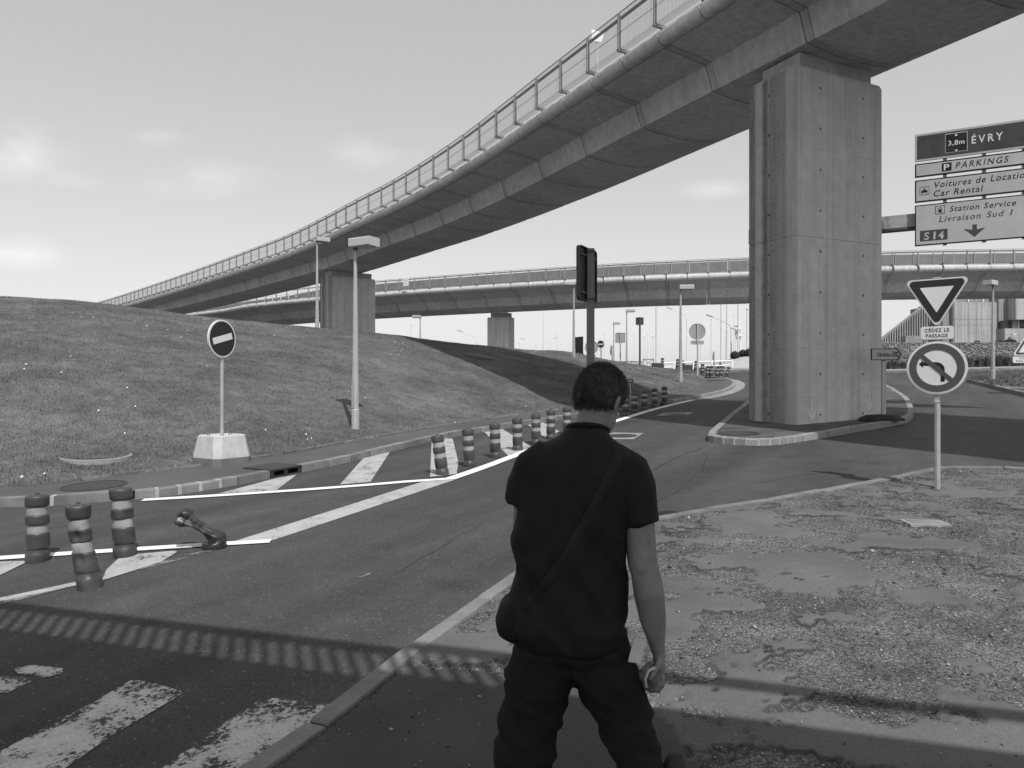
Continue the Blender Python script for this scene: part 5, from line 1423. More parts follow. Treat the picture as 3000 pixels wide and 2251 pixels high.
# gravel mound
mc, my, mr, mh = 21.2, 53.5, 7.6, 1.75
v = []; f = []
gxm = np.linspace(-1, 1, 41); 
for yv in gxm:
    for xv in gxm:
        d = math.hypot(xv, yv); x_, y_ = mc + xv * mr, my + yv * mr * 0.62
        v.append((x_, y_, g(x_, y_) - 0.15 + mh * max(0, 1 - d ** 1.3) + 0.05 * noise.noise(Vector((x_ * 2, y_ * 2, 0)))))
f = [(j * 41 + i, j * 41 + i + 1, (j + 1) * 41 + i + 1, (j + 1) * 41 + i) for j in range(40) for i in range(40)]
structure(link('gravel_mound', raw_mesh('gravel_mound', np.array(v), np.array(f), True), M['white_gravel']))
MBV = BVHTree.FromPolygons([tuple(p) for p in v], [tuple(q) for q in f])
def leafy(name, label, cat, loc, r, sq=1.0, n=900, leaf=0.05, dome=False, group=None, cone=False):
    t_ = thing(name, label, cat, loc, 0, group)
    mb = MB()
    if cone: mb.lathe([(r * 0.9, 0), (r * 0.85, r * 0.3), (r * 0.45, r * 1.6), (0.05, r * 2.6)], 14)
    else: mb.sphere((0, 0, r * 0.9 * sq if not dome else 0), (r * 0.88, r * 0.88, r * 0.88 * sq), 16, 10)
    mb.build('core', M['bush_dark'], t_, 60, local=True)
    vv = []
    for i in range(n):
        d = Vector(rng.normal(0, 1, 3)).normalized()
        if dome: d.z = abs(d.z)
        if cone:
            hh = random.random(); a_ = random.uniform(0, 6.28); rr_ = r * 0.92 * (1 - hh); c_ = Vector((rr_ * math.cos(a_), rr_ * math.sin(a_), hh * r * 2.6)); d = Vector((math.cos(a_), math.sin(a_), 0.4))
        else: c_ = Vector((d.x * r, d.y * r, d.z * r * sq + (r * 0.9 * sq if not dome else 0))) * 1.0; c_ -= d * random.uniform(0, 0.12) * r
        u = d.orthogonal().normalized(); w_ = d.cross(u); th = random.uniform(0, 6.28); u2 = u * math.cos(th) + w_ * math.sin(th); w2 = d.cross(u2)
        l_ = leaf * random.uniform(0.6, 1.4); tip = c_ + u2 * l_ + d * l_ * 0.5
        vv += [c_ + w2 * l_ * 0.35, c_ - w2 * l_ * 0.35, tip]
    link('foliage', raw_mesh('foliage', np.array([tuple(q) for q in vv]), np.arange(3 * n).reshape(n, 3)), M['bush_leaf'], t_)
    return t_
for px, py, r, Y, lb in ((2153, 1043, 0.33, 53.0, 'clipped round bush leftmost on the white gravel mound'), (2176, 1037, 0.28, 53.4, 'clipped round bush in the middle of the gravel mound'), (2195, 1036, 0.36, 52.8, 'clipped round bush on the mound cut by the big pier')):
    p_ = P(px, py, Y); h_ = MBV.ray_cast(Vector((p_.x, p_.y, 50)), Vector((0, 0, -1)))[0]
    leafy('topiary_bush', lb, 'bush', (p_.x, p_.y, p_.z - 0.9 * r), r * 1.05)
for px, Y, r, lb in ((2002, 50.6, 0.22, 'small dark cone-shaped shrub behind the white fence by the lamp post'), (2090, 50.4, 0.2, 'small dark cone-shaped shrub at the foot of the edge-on round sign'), (2110, 50.6, 0.15, 'tiny dark cone-shaped shrub right of the edge-on round sign')):
    p_ = P(px, 1075, Y); leafy('cone_shrub', lb, 'shrub', (p_.x, p_.y, g(p_.x, p_.y) - 0.02), r, n=500, leaf=0.04, cone=True)

# ---- gabion wall, planting and building at the right
Y = 51.2; xa, xb = 24.8, 42.0; zt_ = zat(1003, Y); zb_ = g(32, Y) - 0.2
gw = thing('gabion_wall', 'long wall of stone-filled wire gabions before the concrete building', 'wall', (xa, Y, zb_))
Hh = zt_ - zb_
cw = 2.05; ncell = int((xb - xa) / cw)
for r_ in range(2):
    for i in range(ncell + 1):
        x0_ = i * cw - (1.0 if r_ else 0)
        if x0_ > xb - xa - 0.2: continue
        MB().box((x0_ + cw / 2, 0.45, Hh * (0.25 + 0.5 * r_)), (cw - 0.05, 0.8, Hh / 2 - 0.04)).build('gabion_core', M['kerb_pale'], gw, local=True)
        fr = MB()
        for zz_ in (Hh * 0.5 * r_ + 0.03, Hh * 0.5 * (r_ + 1) - 0.03): fr.box((x0_ + cw / 2, -0.03, zz_), (cw, 0.025, 0.03))
        for xx in (x0_ + 0.015, x0_ + cw - 0.015): fr.box((xx, -0.03, Hh * (0.25 + 0.5 * r_)), (0.03, 0.025, Hh / 2 - 0.06))
        fr.build('wire_cage', M['post_brown'], gw, local=True)
n = 9500
base_v = oct_v[None] * (rng.uniform(0.035, 0.07, n)[:, None, None] * rng.uniform(0.7, 1.25, (n, 6, 1)))
cen = np.stack([rng.uniform(-0.9, xb - xa, n), rng.uniform(-0.02, 0.07, n), rng.uniform(0.05, Hh - 0.02, n)], 1)
st = link('stones', raw_mesh('stones', (base_v + cen[:, None]).reshape(-1, 3), (oct_f[None] + 6 * np.arange(n)[:, None, None]).reshape(-1, 3)), M['gabion_stone'], gw); stuff(st)
def grass_clump(x_, y_, z_, h_, n, label):
    t_ = thing('grass_clump', label, 'ornamental grass', (x_, y_, z_), 0, 'feathery grasses before the gabion wall')
    vv = []
    for i in range(n):
        a_ = random.uniform(0, 6.28); l_ = h_ * random.uniform(0.6, 1.1); o_ = random.uniform(0.15, 0.75) * l_
        b_ = Vector((random.gauss(0, 0.1), random.gauss(0, 0.1), -0.05)); m_ = b_ + Vector((math.cos(a_) * o_ * 0.4, math.sin(a_) * o_ * 0.4, l_ * 0.7)); e_ = b_ + Vector((math.cos(a_) * o_, math.sin(a_) * o_, l_ * random.uniform(0.6, 1)))
        s_ = Vector((-math.sin(a_), math.cos(a_), 0)) * 0.014
        vv += [b_ - s_, b_ + s_, m_ + s_, b_ - s_, m_ + s_, m_ - s_, m_ - s_, m_ + s_, e_]
    me = raw_mesh('blades', np.array([tuple(q) for q in vv]), np.arange(len(vv)).reshape(-1, 3))
    at = me.attributes.new('shade', 'FLOAT', 'POINT'); at.data.foreach_set('value', np.repeat(rng.uniform(0, 1, len(vv) // 9), 9).astype(np.float32))
    stuff_ = link('blades', me, M['grass_blade'], t_)
for i, (px, h_) in enumerate(((2600, 0.9), (2622, 1.0), (2648, 0.8), (2680, 0.9), (2720, 0.9), (2765, 0.9), (2800, 0.9), (2838, 1.15), (2868, 1.0), (2893, 1.1), (2925, 1.2), (2952, 1.05), (2980, 1.15), (3010, 1.1))):
    lb = ['feathery grass clump right of the diversion sign', 'feathery grass clump second right of the diversion sign', 'feathery grass clump left of the no left turn disc', 'grass clump hidden behind the left rim of the no left turn disc', 'grass clump behind the left of the no left turn disc', 'grass clump behind the middle of the no left turn disc', 'grass clump behind the right of the no left turn disc', 'feathery grass clump just right of the no left turn disc', 'wide grass clump left of the far lawn lamp post', 'grass clump close left of the far lawn lamp post', 'dark dense grass clump right of the far lawn lamp post', 'grass clump midway between far lawn lamp and warning sign', 'grass clump left of the roundabout warning sign', 'grass clump behind the roundabout warning sign'][i]
    Yg = 50.4; x_ = (px - CX) / F * Yg; grass_clump(x_, Yg, g(x_, Yg), h_, 190, lb)
bdl = structure(flat('planting_bed', [(24, 49.4), (42, 49.8), (42, 51.0), (24, 51.0)], 0.10, M['dirt']))
Yb = 51.6
for px, r, lb in ((2960, 0.42, 'dark dome-shaped bush on top of the gabion wall'), (2932, 0.26, 'low dark bush left of the dome bush on the gabion wall'), (2862, 0.22, 'small tuft bush on the gabion wall above the no left turn disc')):
    p_ = P(px, 1000, Yb); leafy('dome_bush', lb, 'bush', (p_.x, Yb, zt_ - 0.02), r, 0.7, 500, 0.05, True)
Yb = 74.0
bd = thing('terminal_building', 'raw concrete building with ribbed sloping flank behind the far viaduct', 'building', (44, Yb, 2.5))
def bX(px, Y=Yb): return (px - CX) / F * Y - 44
def bZ(py, Y=Yb): return zat(py, Y) - 2.5
def slab(name, px0, px1, py0, py1, y0, y1, mat, parent=bd):
    return MB().box(((bX(px0) + bX(px1)) / 2, (y0 + y1) / 2, (bZ(py0) + bZ(py1)) / 2), (bX(px1) - bX(px0), y1 - y0, bZ(py0) - bZ(py1))).build(name, mat, parent, local=True)
# panelled block
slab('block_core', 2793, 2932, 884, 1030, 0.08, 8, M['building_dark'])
colsx = [2796, 2816, 2838, 2861, 2876, 2900, 2931]; rowsy = [887, 937, 953, 1030]
for i in range(len(colsx) - 1):
    for j in range(len(rowsy) - 1):
        slab('concrete_panel', colsx[i] + 0.35, colsx[i + 1] - 0.35, rowsy[j] + 0.35, rowsy[j + 1] - 0.35, 0.0, 0.1, M['building_concrete'])
slab('roof_strip', 2796, 2930, 868, 884, 1.0, 6, M['building_dark'])
for px in (2802, 2810, 2851, 2895): slab('roof_window', px, px + 3, 872, 885, 0.8, 1.0, M['white_metal'])
# right block with its window band
slab('upper_block', 2948, 3120, 840, 940, -1.4, 6, M['building_concrete'])
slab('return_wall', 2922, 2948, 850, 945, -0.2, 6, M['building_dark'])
wb = slab('window_band', 2924, 3120, 941, 965, -0.6, 5.5, M['window_dark'])
slab('window_pier', 2952, 2966, 941, 965, -0.75, -0.5, M['building_concrete'])
slab('window_frame', 2968, 2972, 941, 965, -0.72, -0.5, M['white_metal'])
slab('shutter', 2974, 3120, 943, 961, -0.68, -0.5, M['screen_grey'])
slab('lower_wall', 2924, 3120, 965, 1030, -1.0, 6, M['building_concrete'])
# ribbed flank
flank = [(2586, 1010), (2800, 843), (2800, 1030), (2586, 1030)]
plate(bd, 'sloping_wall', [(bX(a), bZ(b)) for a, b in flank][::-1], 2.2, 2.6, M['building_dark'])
for i in range(27):
    px = 2594 + i * 7.4
    top = 1014 - (px - 2586) * 0.780; bot = 1030
    MB().box((bX(px), 2.1, (bZ(top) + bZ(bot)) / 2), (0.075, 0.20, bZ(top) - bZ(bot))).build('rib', M['building_concrete'], bd, local=True)
slab('dark_panel', 2672, 2720, 982, 1020, 1.2, 1.8, M['building_dark'])
slab('corner_wall', 2770, 2796, 884, 1030, 0.5, 5, M['building_dark'])
slab('floodlight', 2936, 2946, 981, 984, -1.6, -1.2, M['white_metal'])

# ---- luggage trolley left by the bollards
x, y = U(1842, 1204); z = g(x, y)
lt = thing('luggage_trolley', 'thin metal luggage trolley with looped handle among the bollards', 'trolley', (x, y, z), R(25))
for sx_ in (-0.10, 0.10): MB().tube([(sx_, 0, 0.10), (sx_ * 0.9, 0.02, 0.55), (sx_ * 0.8, 0.05, 0.92)], 0.012, 6).build('upright', M['galv'], lt, 40, local=True)
MB().tube([(-0.08, 0.05, 0.92), (-0.10, 0.0, 0.97), (-0.02, -0.06, 1.0), (0.10, -0.08, 0.99), (0.14, -0.02, 0.93), (0.08, 0.05, 0.90)], 0.018, 8).build('handle', M['rubber'], lt, 40, local=True)
MB().tube([(-0.10, 0, 0.10), (-0.14, -0.22, 0.06), (0.14, -0.22, 0.06), (0.10, 0, 0.10)], 0.012, 6).build('toe_frame', M['galv'], lt, 40, local=True)
MB().box((0, 0.03, 0.5), (0.2, 0.015, 0.02)).build('crossbar', M['galv'], lt, local=True)
for sx_ in (-0.15, 0.15):
    w_ = MB().lathe([(0.02, -0.02), (0.07, -0.02), (0.078, -0.01), (0.078, 0.01), (0.07, 0.02), (0.02, 0.02)], 16, Matrix.Translation((sx_, 0.02, 0.078)) @ Matrix.Rotation(R(90), 4, 'Y')).build('wheel', M['rubber'], lt, 40, local=True)

# ---- small things
# notice board on the far viaduct's railing
p_ = at2(0, 0, 0)
Yn = 68.8; b_ = P(1191, 829, Yn)
nb = thing('notice_board', 'small white notice on the far viaduct railing right of the crest pier', 'notice', (b_.x, Yn - 0.4, b_.z - 0.35), R(-28))
plate(nb, 'board', [(-0.3, 0), (0.3, 0), (0.3, 0.75), (-0.3, 0.75)], -0.02, 0.02, M['sign_white'])
for k_, w_ in enumerate((0.2, 0.12, 0.22)): plate(nb, 'print_line', [(-w_, 0.5 - 0.17 * k_), (w_, 0.5 - 0.17 * k_), (w_, 0.56 - 0.17 * k_), (-w_, 0.56 - 0.17 * k_)], -0.023, -0.018, M['sign_grey'])
# white traffic sign corner showing above the near parapet
q_ = at1(0, 0, 0)
sp_ = P(1745, 95, 23.0)
sb = thing('parapet_sign', 'bright corner of a white sign showing above the near viaduct railing', 'sign', (sp_.x, sp_.y, sp_.z - 1.55), R(10))
plate(sb, 'board', [(-0.14, 1.25), (0.20, 1.25), (0.28, 1.55), (-0.14, 1.62)], -0.02, 0.02, M['white_metal'])
MB().box((0.05, 0.04, 0.5), (0.05, 0.05, 2.2)).build('post', M['galv'], sb, local=True)
# concrete ring half buried in the grass and a dark cover on the slope
p_ = on_hill(282, 1336)
mr_ = thing('buried_chamber', 'pale concrete chamber rim half buried in the grass behind the bollards', 'chamber', (p_.x, p_.y, p_.z - 0.02), 0)
nrm = HB.ray_cast(Vector((p_.x, p_.y, 50)), Vector((0, 0, -1)))[1]
if nrm.z < 0: nrm = -nrm
nrm = (nrm + Vector((0, 0, 2.5))).normalized(); Tm = nrm.to_track_quat('Z', 'Y').to_matrix().to_4x4()
rs = [[Tm @ Vector((rr_ * math.cos(R(a)), rr_ * math.sin(R(a)), z_)) for a in range(0, 360, 12)] for rr_, z_ in ((0.50, -0.1), (0.50, 0.03), (0.55, 0.025), (0.56, -0.1))]
MB().rings(rs, close=True).build('rim', M['cover_pale'], mr_, 40, local=True)
MB().add([Tm @ Vector((0.50 * math.cos(R(a)), 0.50 * math.sin(R(a)), 0.0)) for a in range(0, 360, 12)], [tuple(range(30))]).build('lid', M['cast_iron'], mr_, local=True)
p_ = on_hill(1405, 1049)
mr_ = thing('manhole_cover', 'dark round cover lying on the shaded upper slope of the embankment', 'manhole cover', (p_.x, p_.y, p_.z), 0)
nrm = HB.ray_cast(Vector((p_.x, p_.y, 50)), Vector((0, 0, -1)))[1]
if nrm.z < 0: nrm = -nrm
Tm = nrm.to_track_quat('Z', 'Y').to_matrix().to_4x4()
MB().lathe([(0.52, -0.1), (0.52, 0.09), (0.46, 0.10)], 28, Tm).build('lid', M['cast_iron'], mr_, 40, local=True)
MB().rings([[Tm @ Vector((rr_ * math.cos(R(a)), rr_ * math.sin(R(a)), z_)) for a in range(0, 360, 12)] for rr_, z_ in ((0.53, -0.1), (0.53, 0.08), (0.62, 0.075), (0.62, -0.1))], close=True).build('rim', M['rail_dark'], mr_, 40, local=True)
# ================================================================== PERSON walking away
PX, PY = 0.20, 2.62
PZ = g(PX, PY) + 0.062
person = thing('person', 'person in black T-shirt and dark trousers walking away, head bowed, seen from behind', 'person', (PX, PY, PZ))
def fuse(mb, name, mat, parent, voxel, smooth=4, disp=None, adapt=0.0):
    """close the gathered shapes into one continuous skin"""
    off = root_loc(parent); mb.v = [(x - off[0], y - off[1], z - off[2]) for x, y, z in mb.v]
    o = link(name, mb.mesh(name))
    m_ = o.modifiers.new('r', 'REMESH'); m_.mode = 'VOXEL'; m_.voxel_size = voxel
    if smooth:
        sm = o.modifiers.new('s', 'SMOOTH'); sm.iterations = smooth; sm.factor = 0.5
    dg = bpy.context.evaluated_depsgraph_get(); me = bpy.data.meshes.new_from_object(o.evaluated_get(dg))
    bpy.data.objects.remove(o)
    if disp:
        me.update(); co = [v.co.copy() for v in me.vertices]; no = [v.normal.copy() for v in me.vertices]
        for v, c_, n_ in zip(me.vertices, co, no): v.co = c_ + n_ * disp(c_ + Vector(off))
    me.name = name; me.materials.clear(); me.shade_smooth()
    return link(name, me, mat, parent)
def ell(mb, rows, n=24):
    """rows: (cx, cy, cz, half width, half depth)"""
    mb.rings([[(cx_ + a * math.copysign(abs(math.cos(t_)) ** 0.85, math.cos(t_)), cy_ + b * math.copysign(abs(math.sin(t_)) ** 0.85, math.sin(t_)), cz_) for t_ in (2 * math.pi * j / n for j in range(n))] for cx_, cy_, cz_, a, b in rows])
# ---- body: one skin from head to ankles
body = MB()
hc = Vector((0.328, 2.680, 1.640))
HT = Matrix.Translation(hc) @ Matrix.Rotation(R(-38), 4, 'Z') @ Matrix.Rotation(R(-32), 4, 'X') @ Matrix.Scale(1.06, 4)   # faces +y, turned right, bowed
body.sphere((0, -0.005, 0.015), (0.074, 0.096, 0.098), 24, 16, HT)
body.sphere((0, 0.030, -0.050), (0.058, 0.066, 0.080), 20, 14, HT)            # face and jaw
body.sphere((0, 0.070, -0.105), (0.026, 0.024, 0.022), 12, 8, HT)             # chin
body.sphere((0, 0.100, -0.035), (0.013, 0.022, 0.030), 12, 8, HT)             # nose
body.sphere((0, 0.088, -0.075), (0.024, 0.012, 0.008), 10, 6, HT)             # mouth
body.sphere((0, 0.085, 0.010), (0.052, 0.014, 0.010), 12, 6, HT)              # brow
for s_ in (-1, 1):
    Te = HT @ Matrix.Translation((s_ * 0.078, -0.005, -0.020)) @ Matrix.Rotation(R(s_ * 22), 4, 'Z')
    body.sphere((0, -0.008, 0.0), (0.008, 0.020, 0.033), 12, 10, Te)
    body.sphere((s_ * 0.004, -0.014, 0.006), (0.006, 0.014, 0.022), 10, 8, Te)
body.tube([(0.268, 2.625, 1.44), (0.285, 2.640, 1.52), (0.312, 2.662, 1.60)], [0.068, 0.060, 0.060], 18)
ell(body, [(0.215, 2.62, 0.72, 0.155, 0.105), (0.21, 2.62, 0.85, 0.16, 0.11), (0.215, 2.62, 1.02, 0.15, 0.105), (0.23, 2.62, 1.22, 0.165, 0.11), (0.245, 2.62, 1.38, 0.165, 0.10), (0.262, 2.62, 1.46, 0.12, 0.085), (0.27, 2.625, 1.50, 0.07, 0.07)])
# right arm, hanging, elbow a little bent
body.tube([(0.40, 2.62, 1.42), (0.437, 2.605, 1.32), (0.458, 2.585, 1.18), (0.468, 2.57, 1.06), (0.478, 2.562, 1.02), (0.490, 2.565, 0.95), (0.507, 2.575, 0.85), (0.522, 2.585, 0.765), (0.527, 2.588, 0.735)],
          [0.055, 0.060, 0.057, 0.053, 0.052, 0.055, 0.047, (0.035, 0.029), (0.034, 0.025)], 18)
body.sphere((0.462, 2.528, 1.05), (0.026, 0.018, 0.03), 12, 8)
# left arm, bent forward out of sight
body.tube([(0.11, 2.62, 1.42), (0.065, 2.63, 1.32), (0.05, 2.65, 1.16), (0.06, 2.67, 1.06), (0.10, 2.76, 0.98), (0.15, 2.84, 0.95)], [0.055, 0.056, 0.048, 0.042, 0.036, 0.028], 16)
# legs
body.tube([(0.14, 2.62, 0.74), (0.085, 2.66, 0.50), (0.055, 2.70, 0.28), (0.045, 2.70, 0.09)], [0.085, 0.06, 0.055, 0.04], 16)
body.tube([(0.31, 2.62, 0.74), (0.40, 2.64, 0.52), (0.455, 2.60, 0.34), (0.53, 2.53, 0.21)], [0.085, 0.06, 0.052, 0.04], 16)
# right hand: palm, four curled fingers, thumb
palm = Vector((0.531, 2.588, 0.690))
body.sphere(palm, (0.022, 0.042, 0.048), 16, 12)
body.tube([(0.528, 2.588, 0.74), (0.531, 2.588, 0.70)], [(0.032, 0.024), (0.04, 0.02)], 12)
kn = [(0.538, 2.555, 0.652), (0.540, 2.575, 0.645), (0.539, 2.597, 0.645), (0.536, 2.617, 0.652)]
for i, kp in enumerate(kn):
    l_ = (0.90, 1.0, 0.95, 0.78)[i]
    a = Vector(kp); b = a + Vector((-0.010, 0, -0.036 * l_)); c_ = b + Vector((-0.026, 0, -0.012)) * l_; d = c_ + Vector((-0.018, 0.0, 0.014)) * l_
    body.tube([palm + (a - palm) * 0.3, a, b, c_, d], [0.0095, 0.0105, 0.0095, 0.0085, 0.0072], 10)
body.tube([(0.524, 2.552, 0.712), (0.508, 2.534, 0.690), (0.494, 2.532, 0.668), (0.486, 2.540, 0.654)], [0.0115, 0.0115, 0.010, 0.008], 10)
# left hand, half closed in front of the belly
lpalm = Vector((0.175, 2.865, 0.945)); body.sphere(lpalm, (0.040, 0.030, 0.022), 12, 8)
for i in range(4):
    a = lpalm + Vector((0.030, 0.030 - 0.018 * i, 0.004)); body.tube([lpalm, a, a + Vector((0.032, 0.004, -0.012)), a + Vector((0.040, 0.004, -0.036))], [0.009, 0.0095, 0.0085, 0.007], 8)
body.tube([lpalm, lpalm + Vector((0.0, -0.02, 0.026)), lpalm + Vector((0.030, -0.026, 0.034))], [0.011, 0.010, 0.008], 8)
bo = fuse(body, 'body', M['skin'], person, 0.0052, 3)
# eyes
for s_ in (-1, 1): MB().sphere((s_ * 0.030, 0.080, -0.010), (0.012, 0.010, 0.008), 10, 8, HT).build('eye', M['sign_white'], person, 60)
# ---- hair: cropped, close to the skull, dipping under the skin at the hairline
HI = HT.inverted()
def hairline(l_):
    """height above the hairline, in head space"""
    if l_.y < -0.04: t_ = -0.070
    elif l_.y < 0.02: t_ = -0.070 + (l_.y + 0.04) * 0.75
    else: t_ = -0.025 + (l_.y - 0.02) * 1.35
    return l_.z - t_ + 0.006 * noise.noise(l_ * 70)
hs_ = MB(); hs_.sphere((0, -0.005, 0.015), (0.074, 0.096, 0.098), 64, 44)
hair_me = MB()
for p_ in hs_.v:
    l_ = Vector(p_); k_ = hairline(l_); n_ = (l_ - Vector((0, -0.005, 0.015))).normalized()
    o_ = -0.006 + 0.014 * sstep(-0.004, 0.040, k_) + 0.0035 * noise.noise(l_ * 60) * sstep(0.0, 0.03, k_) + 0.006 * sstep(0.02, 0.1, l_.z) 
    hair_me.v.append(tuple(HT @ (l_ + n_ * o_)))
hair_me.f = [f_ for f_ in hs_.f if all(hairline(Vector(hs_.v[i])) > -0.02 for i in f_)]
ho = hair_me.build('hair', M['hair'], person, 180)
hl_ok = [hairline(HI @ (v.co + Vector(root_loc(person)))) > 0.004 for v in ho.data.vertices]
# short strands give it an uneven outline
st_v = []; pol = [p for p in ho.data.polygons if all(hl_ok[i] for i in p.vertices)]
off = Vector(root_loc(person))
for i in range(26000):
    p = random.choice(pol); ids = list(p.vertices); w = rng.dirichlet([1] * len(ids)); c_ = sum((ho.data.vertices[j].co * float(w[k_]) for k_, j in enumerate(ids)), Vector())
    n_ = (c_ + off - hc).normalized(); dn = Vector((rng.normal(0, .4), rng.normal(0, .4) - 0.3, rng.normal(0, .4) - 0.25)); d = (n_ * 0.75 + dn).normalized() * random.uniform(0.008, 0.020)
    s_ = n_.orthogonal().normalized() * 0.0010
    st_v += [c_ - s_, c_ + s_, c_ + d]
link('strands', raw_mesh('strands', np.array([tuple(q) for q in st_v]), np.arange(len(st_v)).reshape(-1, 3)), M['hair'], ho)
# ---- T-shirt
sh = MB()
ell(sh, [(0.205, 2.615, 0.765, 0.205, 0.148), (0.198, 2.615, 0.83, 0.215, 0.155), (0.200, 2.615, 0.92, 0.205, 0.148), (0.208, 2.615, 1.05, 0.200, 0.140), (0.214, 2.615, 1.18, 0.202, 0.138), (0.226, 2.615, 1.30, 0.208, 0.135), (0.240, 2.618, 1.39, 0.212, 0.125), (0.254, 2.620, 1.445, 0.190, 0.112), (0.264, 2.622, 1.485, 0.140, 0.098), (0.272, 2.626, 1.518, 0.093, 0.086), (0.276, 2.630, 1.545, 0.074, 0.074)], 30)
sh.tube([(0.14, 2.62, 1.445), (0.085, 2.622, 1.40), (0.058, 2.63, 1.33), (0.048, 2.638, 1.258)], [0.062, 0.075, 0.078, (0.074, 0.078)], 20)
sh.tube([(0.37, 2.62, 1.435), (0.425, 2.612, 1.385), (0.450, 2.600, 1.31), (0.463, 2.588, 1.198)], [0.064, 0.078, 0.076, (0.072, 0.070)], 20)
def folds(p):
    # drape: slanting folds from the shoulder blades to the hem
    a = noise.noise(Vector((p.x * 7 + p.z * 4.5, p.y * 3, p.z * 2.4)))
    b = noise.noise(Vector((p.x * 15 - p.z * 9, p.y * 6, p.z * 5 + 3)))
    low = sstep(1.45, 0.95, p.z) if p.z < 1.45 else 0
    ridge = (1 - abs(noise.noise(Vector((p.x * 9 + p.z * 7, p.y * 4, p.z * 3.5 + 8))))) ** 3
    return 0.018 * a * (0.4 + low) + 0.008 * b + 0.012 * ridge * (0.25 + low)
so = fuse(sh, 't_shirt', M['shirt'], person, 0.009, 3, folds)
# neckband
ring_ = [Vector((0.278 + 0.073 * math.cos(R(a)), 2.632 + 0.074 * math.sin(R(a)), 1.535 + 0.020 * math.sin(R(a + 180)) - 0.006 * math.cos(R(a)))) for a in range(0, 361, 12)]
MB().tube(ring_, 0.009, 8).build('neckband', M['shirt'], so, 60)
# ---- trousers
tr = MB()
ell(tr, [(0.212, 2.62, 0.715, 0.16, 0.13), (0.208, 2.62, 0.74, 0.205, 0.145), (0.207, 2.62, 0.80, 0.195, 0.138), (0.205, 2.62, 0.86, 0.18, 0.13)], 26)
tr.tube([(0.125, 2.62, 0.74), (0.104, 2.635, 0.63), (0.070, 2.655, 0.48), (0.040, 2.67, 0.33), (0.030, 2.69, 0.20), (0.040, 2.70, 0.085)], [0.120, 0.122, 0.108, (0.105, 0.108), 0.098, 0.094], 22)
tr.tube([(0.30, 2.62, 0.74), (0.340, 2.622, 0.64), (0.408, 2.63, 0.49), (0.448, 2.61, 0.36), (0.490, 2.565, 0.28), (0.525, 2.53, 0.22)], [0.120, 0.124, 0.098, (0.084, 0.088), 0.078, 0.07], 22)
def tfolds(p):
    q = Vector((p.x * 5 - p.z * 3, p.y * 5, p.z * 13 + p.x * 8)); r_ = (1 - abs(noise.noise(q * 0.8 + Vector((5, 2, 1))))) ** 4; return 0.014 * noise.noise(q) + 0.007 * noise.noise(q * 2.3) + 0.012 * r_
fuse(tr, 'trousers', M['trousers'], person, 0.009, 2, tfolds)
# ---- shoes
def shoe(T, name):
    mb = MB(); mb.rings([[T @ Vector((w_ * math.cos(R(a)), y_ + 0, z0_ + h_ * max(-1, min(1, 1.25 * math.sin(R(a)))))) for a in range(0, 360, 20)] for y_, w_, z0_, h_ in ((-0.115, 0.022, 0.05, 0.03), (-0.10, 0.036, 0.055, 0.05), (-0.03, 0.042, 0.055, 0.055), (0.05, 0.046, 0.045, 0.042), (0.12, 0.044, 0.036, 0.034), (0.165, 0.026, 0.032, 0.024))])
    s_ = mb.build(name, M['leather'], person, 50)
    MB().rings([[T @ Vector((w_ * 1.1 * sx_, y_, z_)) for sx_, z_ in ((-1, 0), (1, 0), (1, 0.022), (-1, 0.022))] for y_, w_ in ((-0.12, 0.026), (-0.10, 0.036), (-0.03, 0.042), (0.05, 0.047), (0.12, 0.045), (0.17, 0.024))]).build('sole', M['rubber'], s_)
gz_ = lambda x_, y_: g(x_, y_) + 0.064
shoe(Matrix.Translation((0.045, 2.735, gz_(0.045, 2.735))) @ Matrix.Rotation(R(6), 4, 'Z'), 'shoe')
shoe(Matrix.Translation((0.578, 2.56, 0.225)) @ Matrix.Rotation(R(-24), 4, 'Z') @ Matrix.Rotation(R(-62), 4, 'X'), 'shoe')
# ---- what the person carries
bag = MB(); ell(bag, [(0.035, 2.60, 0.775, 0.05, 0.06), (0.022, 2.60, 0.80, 0.075, 0.085), (0.018, 2.60, 0.85, 0.078, 0.09), (0.03, 2.60, 0.91, 0.07, 0.085), (0.05, 2.605, 0.95, 0.045, 0.05)], 20)
bg = thing('shoulder_bag', 'soft dark bag hanging at the walker\'s left hip on a diagonal strap', 'bag', (0.02, 2.60, 0.85))
fuse(bag, 'pouch', M['shirt'], bg, 0.008, 3, lambda p: 0.006 * noise.noise(p * 16))
tb = BVHTree.FromPolygons([tuple(v.co + off) for v in so.data.vertices], [tuple(p.vertices) for p in so.data.polygons])
stp = []
for k_ in range(25):
    s_ = k_ / 24; x_ = 0.385 - 0.345 * s_; z_ = 1.47 - 0.56 * s_ - 0.04 * math.sin(math.pi * s_)
    h_ = tb.ray_cast(Vector((x_, 2.2, z_)), Vector((0, 1, 0)))[0]
    stp.append(Vector((x_, (h_.y if h_ else 2.58) - 0.003, z_)))
MB().tube(stp, [(0.004, 0.019)] * len(stp), 10, up=(0, 1, 0)).build('strap', M['webbing'], bg, 60)
cp = MB()
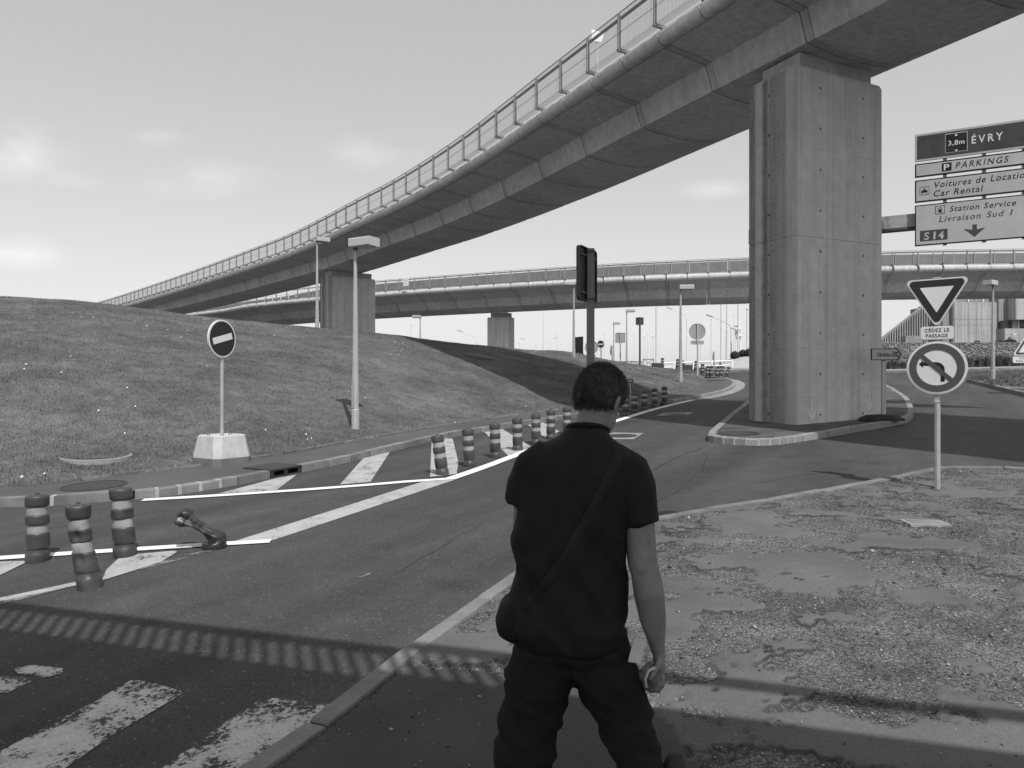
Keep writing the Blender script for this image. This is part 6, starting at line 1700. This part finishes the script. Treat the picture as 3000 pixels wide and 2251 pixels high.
for k_ in range(4):
    a0 = k_ * 1.4
    cp.tube([(0.500 + 0.030 * math.cos(a0 + t_ * 0.5) + 0.004 * k_ - 0.010, 2.560 + 0.02 * math.sin(a0 * 2 + t_), 0.655 + 0.042 * math.sin(a0 + t_ * 0.5)) for t_ in range(0, 9)], [(0.017, 0.006)] * 9, 8)
cp.sphere((0.502, 2.572, 0.655), (0.026, 0.030, 0.036), 14, 10)
cw_ = thing('folded_cap', 'crumpled dark cloth cap held in the walker\'s right hand', 'cap', (0.50, 2.57, 0.655))
off2 = root_loc(cw_)
fuse(cp, 'crown', M['cloth_grey'], cw_, 0.004, 1, lambda p: 0.003 * noise.noise(p * 60))
MB().tube([(0.475, 2.535, 0.63), (0.470, 2.528, 0.66), (0.482, 2.527, 0.69), (0.505, 2.53, 0.70)], [(0.009, 0.004)] * 4, 8).build('peak', M['paper'], cw_, 60)
ph = thing('paper_slip', 'pale paper slip sticking out of the walker\'s right hip pocket', 'paper', (0.437, 2.50, 0.77))
MB().box((0, 0, 0), (0.048, 0.004, 0.085), M=Matrix.Rotation(R(14), 4, 'Y') @ Matrix.Rotation(R(12), 4, 'Z')).build('sheet', M['paper'], ph, local=True)
MB().box((0.004, 0.007, -0.008), (0.044, 0.003, 0.075), M=Matrix.Rotation(R(10), 4, 'Y') @ Matrix.Rotation(R(12), 4, 'Z')).build('second_sheet', M['sign_grey'], ph, local=True)
# chalk arrows drawn on the big pier
pr = next(o for o in bpy.data.objects if o.name.startswith('viaduct_pier') and 'traffic island' in o['label'])
for lx, z0_ in ((-1.475 + 0.52, 0.12), (-1.475 + 2.45, 0.30)):
    for pl in ([(-0.012, 0), (0.012, 0), (0.010, 0.5), (-0.008, 0.5)], [(-0.10, 0.16), (-0.085, 0.19), (0.005, 0.02), (-0.01, -0.01)], [(0.10, 0.17), (0.08, 0.19), (-0.005, 0.02), (0.01, -0.01)]):
        plate(pr, 'chalk_mark', [(a + lx, b + z0_) for a, b in pl], -0.7605, -0.7585, M['white_metal'])
